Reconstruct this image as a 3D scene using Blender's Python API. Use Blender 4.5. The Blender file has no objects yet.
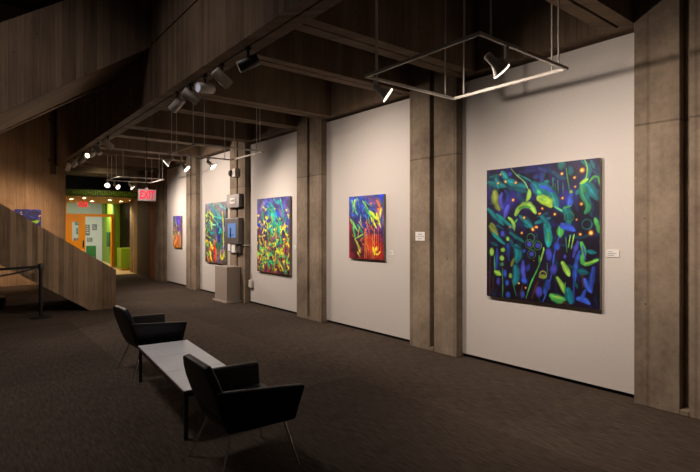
import bpy, bmesh, math, random
import numpy as np
from mathutils import Vector, Matrix

C = bpy.context.scene.collection
scene = bpy.context.scene
PI = math.pi

# ------------------------------------------------------------------ camera, world, exposure
cam_data = bpy.data.cameras.new('camera')
cam_data.sensor_width = 36.0
cam_data.lens = 25.2
cam_data.shift_y = -6.0 / 700.0
cam_data.clip_start = 0.05
cam = bpy.data.objects.new('camera', cam_data)
C.objects.link(cam)
cam.location = (0, 0, 1.6)
cam.rotation_euler = (PI / 2, 0, -math.radians(38.5))
scene.camera = cam

scene.view_settings.view_transform = 'Standard'
scene.view_settings.look = 'None'
scene.view_settings.gamma = 1.0
scene.view_settings.use_curve_mapping = False
scene.view_settings.exposure = 0.0

world = bpy.data.worlds.new('world')
scene.world = world
world.use_nodes = True
bg = world.node_tree.nodes['Background']
bg.inputs[0].default_value = (1.0, 0.80, 0.68, 1)
bg.inputs[1].default_value = 0.017

WARM = (1.0, 0.83, 0.70)
WARMER = (1.0, 0.62, 0.33)


def area_light(name, loc, target, size, energy, color, size_y=None, spread=180):
    d = bpy.data.lights.new(name, 'AREA')
    d.energy = energy
    d.color = color
    d.size = size
    d.spread = math.radians(spread)
    if size_y:
        d.shape = 'RECTANGLE'
        d.size_y = size_y
    o = bpy.data.objects.new(name, d)
    C.objects.link(o)
    o.location = loc
    o.rotation_euler = (Vector(target) - Vector(loc)).to_track_quat('-Z', 'Y').to_euler()
    return o


# atrium downlight high above the seating side, lobby and inner room lighting
area_light('atrium_ceiling_light', (-0.2, 5.4, 6.4), (0.6, 5.9, 0), 1.4, 40, (1.0, 0.90, 0.84), spread=98)
area_light('stairwell_light', (0.3, 14.6, 3.25), (0.9, 16.6, 1.8), 0.5, 8, (1.0, 0.66, 0.40))
area_light('lobby_ceiling_light', (4.3, 21.7, 2.78), (4.3, 21.9, 0), 1.4, 170, (1.0, 0.82, 0.48))
area_light('inner_room_light', (4.9, 25.3, 2.85), (4.9, 25.6, 0), 1.2, 75, (1.0, 0.97, 0.88))
area_light('canopy_fill_light', (3.6, 17.6, 3.1), (4.0, 19.2, 2.85), 0.3, 5, (1.0, 0.9, 0.6))  # added fill with no fixture, brightens the canopy front


# ------------------------------------------------------------------ helpers
def srgb(r, g=None, b=None):
    if g is None:
        r, g, b = r
    out = []
    for v in (r, g, b):
        v = v / 255.0
        out.append(v / 12.92 if v <= 0.04045 else ((v + 0.055) / 1.055) ** 2.4)
    return tuple(out)


def mat(name, color, rough=0.6, metal=0.0, emit=None, strength=0.0, spec=0.5, vary=0.06):
    m = bpy.data.materials.new(name)
    m.use_nodes = True
    b = m.node_tree.nodes['Principled BSDF']
    b.inputs['Base Color'].default_value = (*color, 1)
    b.inputs['Roughness'].default_value = rough
    b.inputs['Metallic'].default_value = metal
    b.inputs['Specular IOR Level'].default_value = spec
    if emit:
        b.inputs['Emission Color'].default_value = (*emit, 1)
        b.inputs['Emission Strength'].default_value = strength
    # a little procedural unevenness on every material
    nt = m.node_tree
    n = nt.nodes.new('ShaderNodeTexNoise')
    n.inputs['Scale'].default_value = 14
    mr = nt.nodes.new('ShaderNodeMapRange')
    mr.inputs['To Min'].default_value = max(0.02, rough - vary)
    mr.inputs['To Max'].default_value = min(1.0, rough + vary)
    nt.links.new(n.outputs['Fac'], mr.inputs['Value'])
    nt.links.new(mr.outputs['Result'], b.inputs['Roughness'])
    return m


def board_concrete(name, dark, light, board=0.1, contrast=0.5, seam=None, grain=1.0, rough=0.85, blotch=0.45, speckle=0.0):
    """Board-formed concrete: vertical plank marks along x+y, streaky grain in z, pores and blotches."""
    m = bpy.data.materials.new(name)
    m.use_nodes = True
    nt = m.node_tree
    N, L = nt.nodes, nt.links
    b = N['Principled BSDF']
    b.inputs['Roughness'].default_value = rough
    b.inputs['Specular IOR Level'].default_value = 0.2
    tc = N.new('ShaderNodeTexCoord')
    sep = N.new('ShaderNodeSeparateXYZ')
    L.new(tc.outputs['Object'], sep.inputs[0])

    def math_node(op, a, bb=None):
        n = N.new('ShaderNodeMath')
        n.operation = op
        for i, v in enumerate((a, bb)):
            if v is None:
                continue
            if isinstance(v, (int, float)):
                n.inputs[i].default_value = v
            else:
                L.new(v, n.inputs[i])
        return n.outputs[0]
    t = math_node('ADD', sep.outputs[0], sep.outputs[1])
    tb = math_node('DIVIDE', t, board)
    fl = math_node('FLOOR', tb)
    fr = math_node('FRACT', tb)
    wn = N.new('ShaderNodeTexWhiteNoise')
    wn.noise_dimensions = '1D'
    L.new(fl, wn.inputs['W'])
    # seams between planks
    d = math_node('ABSOLUTE', math_node('SUBTRACT', fr, 0.5))
    seamv = N.new('ShaderNodeMapRange')
    seamv.inputs['From Min'].default_value = 0.44
    seamv.inputs['From Max'].default_value = 0.5
    seamv.inputs['To Min'].default_value = 1.0
    seamv.inputs['To Max'].default_value = 0.72
    L.new(d, seamv.inputs['Value'])
    # grain
    comb = N.new('ShaderNodeCombineXYZ')
    L.new(math_node('MULTIPLY', t, 26.0), comb.inputs[0])
    L.new(math_node('MULTIPLY', fl, 3.7), comb.inputs[1])
    L.new(math_node('MULTIPLY', sep.outputs[2], 0.9), comb.inputs[2])
    gn = N.new('ShaderNodeTexNoise')
    gn.inputs['Scale'].default_value = 1.6
    gn.inputs['Detail'].default_value = 5
    gn.inputs['Roughness'].default_value = 0.65
    L.new(comb.outputs[0], gn.inputs['Vector'])
    bn = N.new('ShaderNodeTexNoise')
    bn.inputs['Scale'].default_value = 2.2
    bn.inputs['Detail'].default_value = 6
    L.new(tc.outputs['Object'], bn.inputs['Vector'])
    f = math_node('ADD', math_node('MULTIPLY', wn.outputs['Value'], contrast),
                  math_node('MULTIPLY', gn.outputs['Fac'], 0.75 * grain))
    f = math_node('ADD', f, math_node('MULTIPLY', bn.outputs['Fac'], blotch))
    if speckle:
        sn_ = N.new('ShaderNodeTexNoise')
        sn_.inputs['Scale'].default_value = 14
        sn_.inputs['Detail'].default_value = 8
        sn_.inputs['Roughness'].default_value = 0.75
        L.new(tc.outputs['Object'], sn_.inputs['Vector'])
        f = math_node('ADD', f, math_node('MULTIPLY', math_node('SUBTRACT', sn_.outputs['Fac'], 0.5), speckle))
    f = math_node('SUBTRACT', f, 0.25)
    ramp = N.new('ShaderNodeValToRGB')
    ramp.color_ramp.elements[0].position = 0.15
    ramp.color_ramp.elements[0].color = (*dark, 1)
    ramp.color_ramp.elements[1].position = 0.95
    ramp.color_ramp.elements[1].color = (*light, 1)
    L.new(f, ramp.inputs[0])
    # pores
    vo = N.new('ShaderNodeTexVoronoi')
    vo.inputs['Scale'].default_value = 5.0
    L.new(tc.outputs['Object'], vo.inputs['Vector'])
    pore = N.new('ShaderNodeMapRange')
    pore.inputs['From Min'].default_value = 0.045
    pore.inputs['From Max'].default_value = 0.075
    pore.inputs['To Min'].default_value = 0.45
    pore.inputs['To Max'].default_value = 1.0
    L.new(vo.outputs['Distance'], pore.inputs['Value'])
    fac = math_node('MULTIPLY', seamv.outputs[0], pore.outputs[0])
    if seam is not None:
        # horizontal pour joint at height `seam`
        dz = math_node('ABSOLUTE', math_node('SUBTRACT', sep.outputs[2], seam))
        sm = N.new('ShaderNodeMapRange')
        sm.inputs['From Min'].default_value = 0.004
        sm.inputs['From Max'].default_value = 0.014
        sm.inputs['To Min'].default_value = 0.6
        sm.inputs['To Max'].default_value = 1.0
        L.new(dz, sm.inputs['Value'])
        fac = math_node('MULTIPLY', fac, sm.outputs[0])
        # the upper pour is a slightly darker batch
        fac = math_node('MULTIPLY', fac, math_node('SUBTRACT', 1.0, math_node('MULTIPLY', math_node('GREATER_THAN', sep.outputs[2], seam), 0.13)))
    mix = N.new('ShaderNodeMix')
    mix.data_type = 'RGBA'
    mix.blend_type = 'MULTIPLY'
    mix.inputs['Factor'].default_value = 1.0
    L.new(ramp.outputs[0], mix.inputs[6])
    cc = N.new('ShaderNodeCombineColor')
    for i in range(3):
        L.new(fac, cc.inputs[i])
    L.new(cc.outputs[0], mix.inputs[7])
    L.new(mix.outputs[2], b.inputs['Base Color'])
    bump = N.new('ShaderNodeBump')
    bump.inputs['Strength'].default_value = 0.25
    bump.inputs['Distance'].default_value = 0.01
    L.new(math_node('MULTIPLY', fac, math_node('ADD', gn.outputs['Fac'], 1.0)), bump.inputs['Height'])
    L.new(bump.outputs[0], b.inputs['Normal'])
    return m


def carpet_material():
    m = bpy.data.materials.new('carpet')
    m.use_nodes = True
    nt = m.node_tree
    N, L = nt.nodes, nt.links
    b = N['Principled BSDF']
    b.inputs['Roughness'].default_value = 0.95
    b.inputs['Specular IOR Level'].default_value = 0.1
    tc = N.new('ShaderNodeTexCoord')
    mp = N.new('ShaderNodeMapping')
    mp.inputs['Scale'].default_value = (55, 7, 1)
    mp.inputs['Rotation'].default_value = (0, 0, 0)
    L.new(tc.outputs['Object'], mp.inputs[0])
    n1 = N.new('ShaderNodeTexNoise')
    n1.inputs['Scale'].default_value = 1.0
    n1.inputs['Detail'].default_value = 3
    n1.inputs['Roughness'].default_value = 0.7
    L.new(mp.outputs[0], n1.inputs['Vector'])
    n2 = N.new('ShaderNodeTexNoise')
    n2.inputs['Scale'].default_value = 0.7
    n2.inputs['Detail'].default_value = 3
    L.new(tc.outputs['Object'], n2.inputs['Vector'])
    # broadloom strips, each a slightly different shade
    br = N.new('ShaderNodeTexBrick')
    br.inputs['Scale'].default_value = 1.0
    br.inputs['Brick Width'].default_value = 3.7
    br.inputs['Row Height'].default_value = 1.85
    br.inputs['Mortar Size'].default_value = 0.004
    br.inputs['Color1'].default_value = (0.70, 0.71, 0.73, 1)
    br.inputs['Color2'].default_value = (1.0, 1.0, 1.0, 1)
    br.inputs['Mortar'].default_value = (0.72, 0.72, 0.72, 1)
    mp2 = N.new('ShaderNodeMapping')
    mp2.inputs['Rotation'].default_value = (0, 0, PI / 2)
    mp2.inputs['Location'].default_value = (0.5, 0.35, 0)
    L.new(tc.outputs['Object'], mp2.inputs[0])
    L.new(mp2.outputs[0], br.inputs['Vector'])
    a = N.new('ShaderNodeMath')
    a.operation = 'MULTIPLY_ADD'
    L.new(n2.outputs['Fac'], a.inputs[0])
    a.inputs[1].default_value = 0.35
    L.new(n1.outputs['Fac'], a.inputs[2])
    ramp = N.new('ShaderNodeValToRGB')
    ramp.color_ramp.elements[0].position = 0.42
    ramp.color_ramp.elements[0].color = (0.034, 0.026, 0.021, 1)
    ramp.color_ramp.elements[1].position = 0.95
    ramp.color_ramp.elements[1].color = (0.125, 0.090, 0.067, 1)
    L.new(a.outputs[0], ramp.inputs[0])
    mix = N.new('ShaderNodeMix')
    mix.data_type = 'RGBA'
    mix.blend_type = 'MULTIPLY'
    mix.inputs['Factor'].default_value = 1.0
    L.new(ramp.outputs[0], mix.inputs[6])
    L.new(br.outputs['Color'], mix.inputs[7])
    L.new(mix.outputs[2], b.inputs['Base Color'])
    bump = N.new('ShaderNodeBump')
    bump.inputs['Strength'].default_value = 0.35
    bump.inputs['Distance'].default_value = 0.006
    L.new(n1.outputs['Fac'], bump.inputs['Height'])
    L.new(bump.outputs[0], b.inputs['Normal'])
    return m


def panel_material():
    """painted fabric-faced gallery panel, soft warm white with faint vertical seams"""
    m = mat('gallery_panel_white', (0.66, 0.62, 0.585), 0.9, spec=0.15)
    nt = m.node_tree
    N, L = nt.nodes, nt.links
    b = N['Principled BSDF']
    tc = N.new('ShaderNodeTexCoord')
    n = N.new('ShaderNodeTexNoise')
    n.inputs['Scale'].default_value = 90
    n.inputs['Detail'].default_value = 2
    L.new(tc.outputs['Object'], n.inputs['Vector'])
    ramp = N.new('ShaderNodeValToRGB')
    ramp.color_ramp.elements[0].position = 0.3
    ramp.color_ramp.elements[0].color = (0.615, 0.575, 0.545, 1)
    ramp.color_ramp.elements[1].position = 0.7
    ramp.color_ramp.elements[1].color = (0.69, 0.65, 0.615, 1)
    L.new(n.outputs['Fac'], ramp.inputs[0])
    L.new(ramp.outputs[0], b.inputs['Base Color'])
    return m


M = {}
M['conc'] = board_concrete('column_concrete', srgb(114, 100, 86), srgb(184, 166, 144), 0.37, 0.06, seam=2.56, grain=0.25, blotch=1.0, speckle=0.6)
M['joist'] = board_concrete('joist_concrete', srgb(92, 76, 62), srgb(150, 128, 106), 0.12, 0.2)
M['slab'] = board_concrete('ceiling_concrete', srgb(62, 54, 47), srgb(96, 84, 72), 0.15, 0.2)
M['board'] = board_concrete('board_formed_wall', srgb(88, 72, 56), srgb(186, 158, 128), 0.085, 0.42)
M['board_far'] = board_concrete('board_formed_far_wall', srgb(110, 88, 66), srgb(182, 152, 122), 0.22, 0.22)
M['board_dark'] = board_concrete('board_formed_fascia', srgb(72, 58, 47), srgb(138, 115, 94), 0.085, 0.35)
M['carpet'] = carpet_material()
M['panel'] = panel_material()
M['gap'] = mat('shadow_gap_black', (0.006, 0.006, 0.006), 0.9)
M['leather'] = mat('black_leather', (0.008, 0.008, 0.010), 0.42, spec=0.32)
M['chrome'] = mat('chrome', (0.72, 0.70, 0.68), 0.2, 1.0)
M['black'] = mat('black_metal', (0.012, 0.012, 0.013), 0.5)
M['table_white'] = mat('white_laminate', (0.74, 0.75, 0.78), 0.35, vary=0.0)
M['table_edge'] = mat('dark_red_edge', (0.06, 0.022, 0.018), 0.4)
M['rail'] = mat('white_painted_metal', (0.66, 0.61, 0.55), 0.45)
M['lamp_white'] = mat('lamp_housing_cream', (0.78, 0.72, 0.64), 0.4)
M['lamp_grey'] = mat('lamp_housing_grey', (0.48, 0.43, 0.39), 0.4)
M['lamp_in'] = mat('lamp_reflector', (0.8, 0.78, 0.74), 0.3)
M['glow'] = mat('lit_bulb', (1, 0.95, 0.85), 0.4, emit=(1.0, 0.90, 0.76), strength=14)
M['rim_glow'] = mat('glowing_rim', (1, 0.95, 0.85), 0.4, emit=(1.0, 0.88, 0.74), strength=2.2)
M['glow_warm'] = mat('lit_warm_bulb', (1, 0.85, 0.6), 0.4, emit=(1.0, 0.72, 0.38), strength=8)
M['glass_dim'] = mat('pale_lens_glow', (0.6, 0.6, 0.65), 0.3, emit=(0.85, 0.85, 1.0), strength=0.22)  # lens is off; its pale look is put in as weak emission
M['glass_off'] = mat('unlit_lens', (0.6, 0.6, 0.62), 0.15)
M['kiosk'] = mat('grey_kiosk_metal', (0.12, 0.104, 0.098), 0.45, 0.3)
M['pedestal'] = mat('taupe_pedestal', (0.36, 0.295, 0.25), 0.7)
M['screen'] = mat('lit_screen', (0.05, 0.08, 0.12), 0.3, emit=srgb(95, 140, 200), strength=0.75)
M['screen_dark'] = mat('screen_figure', (0.02, 0.03, 0.06), 0.3, emit=srgb(20, 45, 80), strength=0.5)
M['card'] = mat('white_card', (0.82, 0.80, 0.78), 0.7)
M['ink'] = mat('black_ink', (0.02, 0.02, 0.02), 0.7)
M['exit_red'] = mat('exit_red', (0.5, 0.02, 0.03), 0.5, emit=(1.0, 0.02, 0.09), strength=0.9)
M['exit_case'] = mat('exit_case', (0.42, 0.38, 0.36), 0.5)
M['exit_face'] = mat('exit_backlit_face', (0.5, 0.42, 0.40), 0.5, emit=(0.9, 0.42, 0.38), strength=0.02)
M['orange'] = mat('orange_door', srgb(248, 165, 16), 0.45)
M['green'] = mat('green_paint', srgb(140, 180, 30), 0.6)
M['green_dark'] = mat('dark_green_canopy', srgb(84, 92, 34), 0.7)
M['yellow'] = mat('ochre_soffit', srgb(222, 178, 84), 0.6)
M['brown'] = mat('dark_brown_panel', srgb(66, 48, 40), 0.7)
M['redwood'] = mat('red_brown_panel', srgb(160, 62, 30), 0.6)
M['white_wall'] = mat('white_plaster', (0.7, 0.72, 0.74), 0.8)
M['tile'] = mat('pale_stone_tile', srgb(196, 168, 122), 0.45)
M['glass'] = mat('clear_glass', (0.8, 0.85, 0.85), 0.05)
gb = M['glass'].node_tree.nodes['Principled BSDF']
gb.inputs['Transmission Weight'].default_value = 1.0
gb.inputs['IOR'].default_value = 1.05
M['poster_teal'] = mat('poster_teal', srgb(60, 130, 140), 0.7)
M['poster_grey'] = mat('poster_grey', srgb(120, 122, 128), 0.7)
M['poster_red'] = mat('poster_red', srgb(150, 60, 50), 0.7)
M['dgreen'] = mat('green_seat', srgb(40, 104, 48), 0.7)
M['canvas_side'] = mat('canvas_edge', (0.075, 0.062, 0.052), 0.7)
M['canvas_side_light'] = mat('pale_canvas_edge', (0.30, 0.26, 0.22), 0.7)
M['belt'] = mat('black_webbing', (0.010, 0.010, 0.011), 0.8)


class MB:
    """collects shapes, then links them as one mesh object"""

    def __init__(self):
        self.v, self.f, self.mi = [], [], []

    def add(self, verts, faces, mi=0, mtx=None):
        k = len(self.v)
        for p in verts:
            p = Vector(p)
            if mtx is not None:
                p = mtx @ p
            self.v.append(tuple(p))
        for fc in faces:
            self.f.append([k + i for i in fc])
            self.mi.append(mi)
        return self

    def box(self, x0, x1, y0, y1, z0, z1, mi=0, mtx=None):
        vs = [(x0, y0, z0), (x1, y0, z0), (x1, y1, z0), (x0, y1, z0),
              (x0, y0, z1), (x1, y0, z1), (x1, y1, z1), (x0, y1, z1)]
        fs = [(0, 3, 2, 1), (4, 5, 6, 7), (0, 1, 5, 4), (1, 2, 6, 5), (2, 3, 7, 6), (3, 0, 4, 7)]
        return self.add(vs, fs, mi, mtx)

    def prism_y(self, poly, y0, y1, mi=0):
        """polygon of (x, z) points, counter-clockwise seen from -y, extruded along y"""
        n = len(poly)
        vs = [(x, y0, z) for x, z in poly] + [(x, y1, z) for x, z in poly]
        fs = [tuple(range(n)), tuple(reversed(range(n, 2 * n)))]
        for i in range(n):
            j = (i + 1) % n
            fs.append((i, i + n, j + n, j))
        return self.add(vs, fs, mi)

    def hexa(self, bottom, top, mi=0):
        """eight corners: four bottom (ccw from above), four top"""
        fs = [(3, 2, 1, 0), (4, 5, 6, 7), (0, 1, 5, 4), (1, 2, 6, 5), (2, 3, 7, 6), (3, 0, 4, 7)]
        return self.add(list(bottom) + list(top), fs, mi)

    def tube(self, p0, p1, r0, r1=None, seg=12, mi=0, cap=True):
        if r1 is None:
            r1 = r0
        p0, p1 = Vector(p0), Vector(p1)
        q = (p1 - p0).to_track_quat('Z', 'X')
        vs = []
        for p, r in ((p0, r0), (p1, r1)):
            for i in range(seg):
                a = 2 * PI * i / seg
                vs.append(p + q @ Vector((r * math.cos(a), r * math.sin(a), 0)))
        fs = [(i, (i + 1) % seg, seg + (i + 1) % seg, seg + i) for i in range(seg)]
        if cap:
            fs += [tuple(reversed(range(seg))), tuple(range(seg, 2 * seg))]
        return self.add(vs, fs, mi)

    def lathe(self, prof, seg=24, mi=0, mtx=None, centre=(0, 0), cap=True):
        """profile of (r, z) points turned about z"""
        vs = []
        for r, z in prof:
            for i in range(seg):
                a = 2 * PI * i / seg
                vs.append((centre[0] + r * math.cos(a), centre[1] + r * math.sin(a), z))
        fs = []
        for k in range(len(prof) - 1):
            for i in range(seg):
                j = (i + 1) % seg
                fs.append((k * seg + i, k * seg + j, (k + 1) * seg + j, (k + 1) * seg + i))
        if cap and prof[0][0] > 1e-6:
            fs.append(tuple(reversed(range(seg))))
        if cap and prof[-1][0] > 1e-6:
            fs.append(tuple(range((len(prof) - 1) * seg, len(prof) * seg)))
        return self.add(vs, fs, mi, mtx)

    def build(self, name, mats, parent=None, bevel=0.0, smooth=False, segs=2):
        me = bpy.data.meshes.new(name)
        me.from_pydata(self.v, [], self.f)
        if not isinstance(mats, (list, tuple)):
            mats = [mats]
        for mm in mats:
            me.materials.append(mm)
        me.polygons.foreach_set('material_index', self.mi)
        bm = bmesh.new()
        bm.from_mesh(me)
        bmesh.ops.remove_doubles(bm, verts=bm.verts, dist=1e-6)
        bmesh.ops.recalc_face_normals(bm, faces=bm.faces)
        if bevel > 0:
            es = [e for e in bm.edges if len(e.link_faces) == 2 and e.calc_face_angle(0) > 0.5]
            bmesh.ops.bevel(bm, geom=es, offset=bevel, segments=segs, profile=0.6, affect='EDGES', clamp_overlap=True)
        bm.to_mesh(me)
        bm.free()
        if smooth:
            me.polygons.foreach_set('use_smooth', [True] * len(me.polygons))
            try:
                me.set_sharp_from_angle(angle=math.radians(40))
            except Exception:
                pass
        me.update()
        o = bpy.data.objects.new(name, me)
        C.objects.link(o)
        if parent is not None:
            o.parent = parent
        return o


def tag(o, label=None, cat=None, group=None, kind=None):
    if label:
        o['label'] = label
    if cat:
        o['category'] = cat
    if group:
        o['group'] = group
    if kind:
        o['kind'] = kind
    return o


def struct(o, label=None):
    o['kind'] = 'structure'
    if label:
        o['label'] = label
    return o


def thing(name, label, cat, loc=(0, 0, 0), rotz=0.0, group=None):
    o = bpy.data.objects.new(name, None)
    o.empty_display_size = 0.05
    C.objects.link(o)
    o.location = loc
    o.rotation_euler = (0, 0, rotz)
    return tag(o, label, cat, group)


def copy_tree(o, parent=None):
    c = o.copy()
    C.objects.link(c)
    if parent is not None:
        c.parent = parent
    for ch in list(o.children):
        copy_tree(ch, c)
    return c


def text_mesh(name, body, size, material, parent, loc, rot, depth=0.002, sx=1.0, bold=0.0):
    cu = bpy.data.curves.new(name, 'FONT')
    cu.body = body
    cu.size = size
    cu.extrude = depth
    cu.offset = bold
    cu.align_x = 'CENTER'
    cu.align_y = 'CENTER'
    t = bpy.data.objects.new(name, cu)
    C.objects.link(t)
    bpy.context.view_layer.update()
    me = bpy.data.meshes.new_from_object(t.evaluated_get(bpy.context.evaluated_depsgraph_get()))
    bpy.data.objects.remove(t)
    bpy.data.curves.remove(cu)
    me.materials.clear()
    me.materials.append(material)
    o = bpy.data.objects.new(name, me)
    C.objects.link(o)
    o.parent = parent
    o.location = loc
    o.rotation_euler = rot
    o.scale = (sx, 1, 1)
    return o


# ------------------------------------------------------------------ setting: floor, walls, ceiling
COLS = [(1.10, 1.91), (3.98, 4.80), (6.93, 7.71), (9.81, 10.58), (12.66, 13.38), (15.55, 16.30)]
XC, XP, XW = 4.87, 4.99, 5.14     # column face, panel face, wall behind

struct(MB().box(-7, 5.6, -5, 19.0, -0.1, 0).build('floor', M['carpet']))
struct(MB().box(2.0, 8.0, 19.0, 28.2, -0.1, 0.0).build('floor', M['tile']))
struct(MB().box(XW, 5.6, -5, 16.3, 0, 4.4).build('wall_right', M['slab']))
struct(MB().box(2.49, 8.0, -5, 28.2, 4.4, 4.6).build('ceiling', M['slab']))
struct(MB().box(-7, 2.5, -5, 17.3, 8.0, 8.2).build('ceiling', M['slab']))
# far wall of the stairwell, lower and upper pour separated by a joint
fw = MB().box(-7, 2.5, 17.0, 17.3, 0, 3.30)
fw.box(-7, 2.5, 17.012, 17.3, 3.30, 3.325).box(-7, 2.49, 17.0, 17.3, 3.325, 8.0)
struct(fw.build('wall_back', M['board_far']))
struct(MB().box(2.3, 2.5, 17.3, 28.2, 0, 4.4).build('wall_left', M['board_dark']))

# concrete column pairs: two piers with a recessed groove between
for y0, y1 in COLS:
    mid = (y0 + y1) / 2
    w = 0.035
    b = MB().box(XC, XW, y0, mid - w, 0, 4.4).box(XC, XW, mid + w, y1, 0, 4.4)
    b.box(XC + 0.10, XW, mid - w, mid + w, 0.03, 4.4)
    b.box(XC - 0.004, XW, mid - w, mid + w, 0, 0.05)
    struct(b.build('concrete_column', M['conc'], bevel=0.006, segs=1))
# lintels between the columns
spans = [(-5, 1.10)] + [(COLS[i][1], COLS[i + 1][0]) for i in range(5)]
for y0, y1 in spans:
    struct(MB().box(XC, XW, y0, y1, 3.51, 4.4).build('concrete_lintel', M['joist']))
# ceiling joists, one each side of every column pair, each with a groove in its underside
js = []
for y0, y1 in COLS:
    js += [(y0 - 0.30, y0), (y1, y1 + 0.27)]
js += [(17.9, 18.2), (19.3, 19.6)]
for y0, y1 in js:
    m = (y0 + y1) / 2
    b = MB().box(2.49, XC, y0, m - 0.014, 3.51, 4.4).box(2.49, XC, m + 0.014, y1, 3.51, 4.4)
    b.box(2.49, XC, m - 0.014, m + 0.014, 3.55, 4.4)
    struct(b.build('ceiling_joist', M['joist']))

# balcony edge beam with the fascia above it; pour joint at 4.34
b = MB().box(2.22, 2.34, -5, 17.0, 3.51, 4.34).box(2.36, 2.49, -5, 17.0, 3.51, 4.34)
b.box(2.34, 2.36, -5, 17.0, 3.54, 4.34)
b.box(2.238, 2.49, -5, 17.0, 4.34, 4.365).box(2.22, 2.49, -5, 17.0, 4.365, 6.6)
struct(b.build('balcony_fascia', M['board_dark']))

# gallery wall panels floating just off the floor
panel_spans = [(1.91, 3.98, 'behind the largest painting, nearest the camera'),
               (4.80, 6.93, 'behind the small red and blue painting'),
               (7.71, 9.81, 'behind the yellow flower painting, right of the screens'),
               (10.58, 12.66, 'behind the teal painting and the pedestal'),
               (13.38, 15.33, 'behind the narrow farthest painting')]
for i, (y0, y1, w) in enumerate(panel_spans):
    b = MB().box(XP, XP + 0.05, y0, y1, 0.042, 3.47)
    o = b.build('display_panel', M['panel'])
    tag(o, 'white gallery wall panel ' + w, 'wall panel', 'white gallery wall panels')
struct(MB().box(XP + 0.03, XW, 1.91, 3.98, 0, 0.042).box(XP + 0.03, XW, 4.80, 6.93, 0, 0.042).box(XP + 0.03, XW, 7.71, 9.81, 0, 0.042)
       .box(XP + 0.03, XW, 10.58, 12.66, 0, 0.042).box(XP + 0.03, XW, 13.38, 15.55, 0, 0.042).build('panel_shade_strip', M['gap']))  # black strip stands in for the shade in the gap under the panels
# concrete return left of the narrow panel
struct(MB().box(4.95, XW, 15.33, 15.55, 0, 3.51).build('wall_return', M['conc']))
# wall beyond the last column: red-brown leaf, dark panel, lit pier, dark recess
struct(MB().box(5.02, 5.6, 16.3, 17.15, 0, 4.4).build('wall_end_red', M['redwood']))
struct(MB().box(5.05, 5.6, 17.15, 18.8, 0, 4.4).build('wall_end_brown', M['brown']))
struct(MB().box(5.07, 5.6, 18.8, 19.35, 0, 4.4).box(5.07, 5.6, 19.38, 19.85, 0, 4.4).build('wall_end_pier', M['board']))
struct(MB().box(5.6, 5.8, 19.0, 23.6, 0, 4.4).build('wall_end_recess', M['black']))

# ------------------------------------------------------------------ lobby at the far end
struct(MB().box(2.5, 3.42, 23.6, 23.75, 0, 2.96).box(3.42, 5.36, 23.6, 23.75, 2.92, 2.96)
       .box(5.50, 8.0, 23.6, 23.75, 0, 2.96).build('wall_lobby', M['green']))
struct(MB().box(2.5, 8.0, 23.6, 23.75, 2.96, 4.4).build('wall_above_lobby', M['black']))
struct(MB().box(5.36, 5.50, 23.45, 23.75, 0, 2.96).build('wall_lobby_pier', M['green']))
# door frame with transom
fr = MB().box(3.42, 3.50, 23.55, 23.75, 0, 2.92).box(5.29, 5.36, 23.55, 23.75, 0, 2.30).box(3.50, 5.29, 23.55, 23.75, 2.18, 2.30)
door = struct(fr.build('door_1', M['orange']))
MB().box(3.50, 5.36, 23.66, 23.672, 2.30, 2.80).build('transom_glass', M['glass'], door)
MB().box(5.02, 5.06, 23.62, 23.70, 2.30, 2.92).build('mullion', M['black'], door)
lf = MB().box(3.50, 3.72, 23.62, 23.67, 0.02, 2.18).box(3.96, 4.22, 23.62, 23.67, 0.02, 2.18)
lf.box(3.72, 3.96, 23.62, 23.67, 0.02, 1.15).box(3.72, 3.96, 23.62, 23.67, 1.95, 2.18)
lf = lf.build('door_leaf', M['orange'], door)
MB().box(3.72, 3.96, 23.64, 23.65, 1.15, 1.95).build('vision_glass', M['glass'], lf)
MB().box(4.12, 4.16, 23.55, 23.62, 0.85, 1.15).build('pull_handle', M['black'], lf)
rl = MB().box(0, 0.05, -0.94, 0, 0.02, 2.16).build('door_leaf', M['orange'], door)
rl.location = (5.24, 23.6, 0)
rl.rotation_euler = (0, 0, math.radians(-14))
MB().box(-0.07, 0, -0.86, -0.68, 0.98, 1.03).box(-0.03, 0, -0.90, -0.84, 0.9, 1.1).build('pull_handle', M['black'], rl)
# room behind the doors
struct(MB().box(2.5, 8.0, 28.0, 28.2, 0, 3.0).build('wall_inner_room', M['white_wall']))
struct(MB().box(2.5, 8.0, 23.75, 28.2, 3.0, 3.1).build('ceiling', M['white_wall']))
gw = MB().hexa([(5.45, 23.76, 0), (5.6, 23.76, 0), (5.95, 28.0, 0), (5.78, 28.0, 0)], [(5.45, 23.76, 3), (5.6, 23.76, 3), (5.95, 28.0, 3), (5.78, 28.0, 3)])
struct(gw.build('wall_inner_green', M['green']))
for px, pz, w, h, mm, lb in [(4.75, 1.95, 0.42, 0.20, 'poster_teal', 'teal strip poster at the top of the wall seen through the open door'),
                             (4.72, 1.55, 0.26, 0.32, 'poster_teal', 'teal square poster on white wall seen through the open door'),
                             (5.10, 1.60, 0.20, 0.55, 'poster_grey', 'tall grey poster on white wall seen through the open door'),
                             (5.42, 1.75, 0.22, 0.30, 'poster_grey', 'small grey poster nearest the green wall beyond the door'),
                             (4.62, 1.12, 0.30, 0.14, 'poster_red', 'low red notice on white wall beyond the open door'),
                             (5.20, 1.10, 0.24, 0.20, 'poster_grey', 'low grey notice beside the red one beyond the open door')]:
    q = MB().box(px - w / 2, px + w / 2, 27.97, 28.0, pz - h / 2, pz + h / 2)
    for k in range(4):
        zz = pz + h / 2 - h * (k + 0.7) / 5
        q.box(px - w * 0.38, px + w * (0.1 + 0.07 * k), 27.966, 27.97, zz - h * 0.03, zz + h * 0.03, 1)
    tag(q.build('poster', [M[mm], M['card']]), lb, 'poster', 'posters in the room beyond the orange doors')
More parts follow.
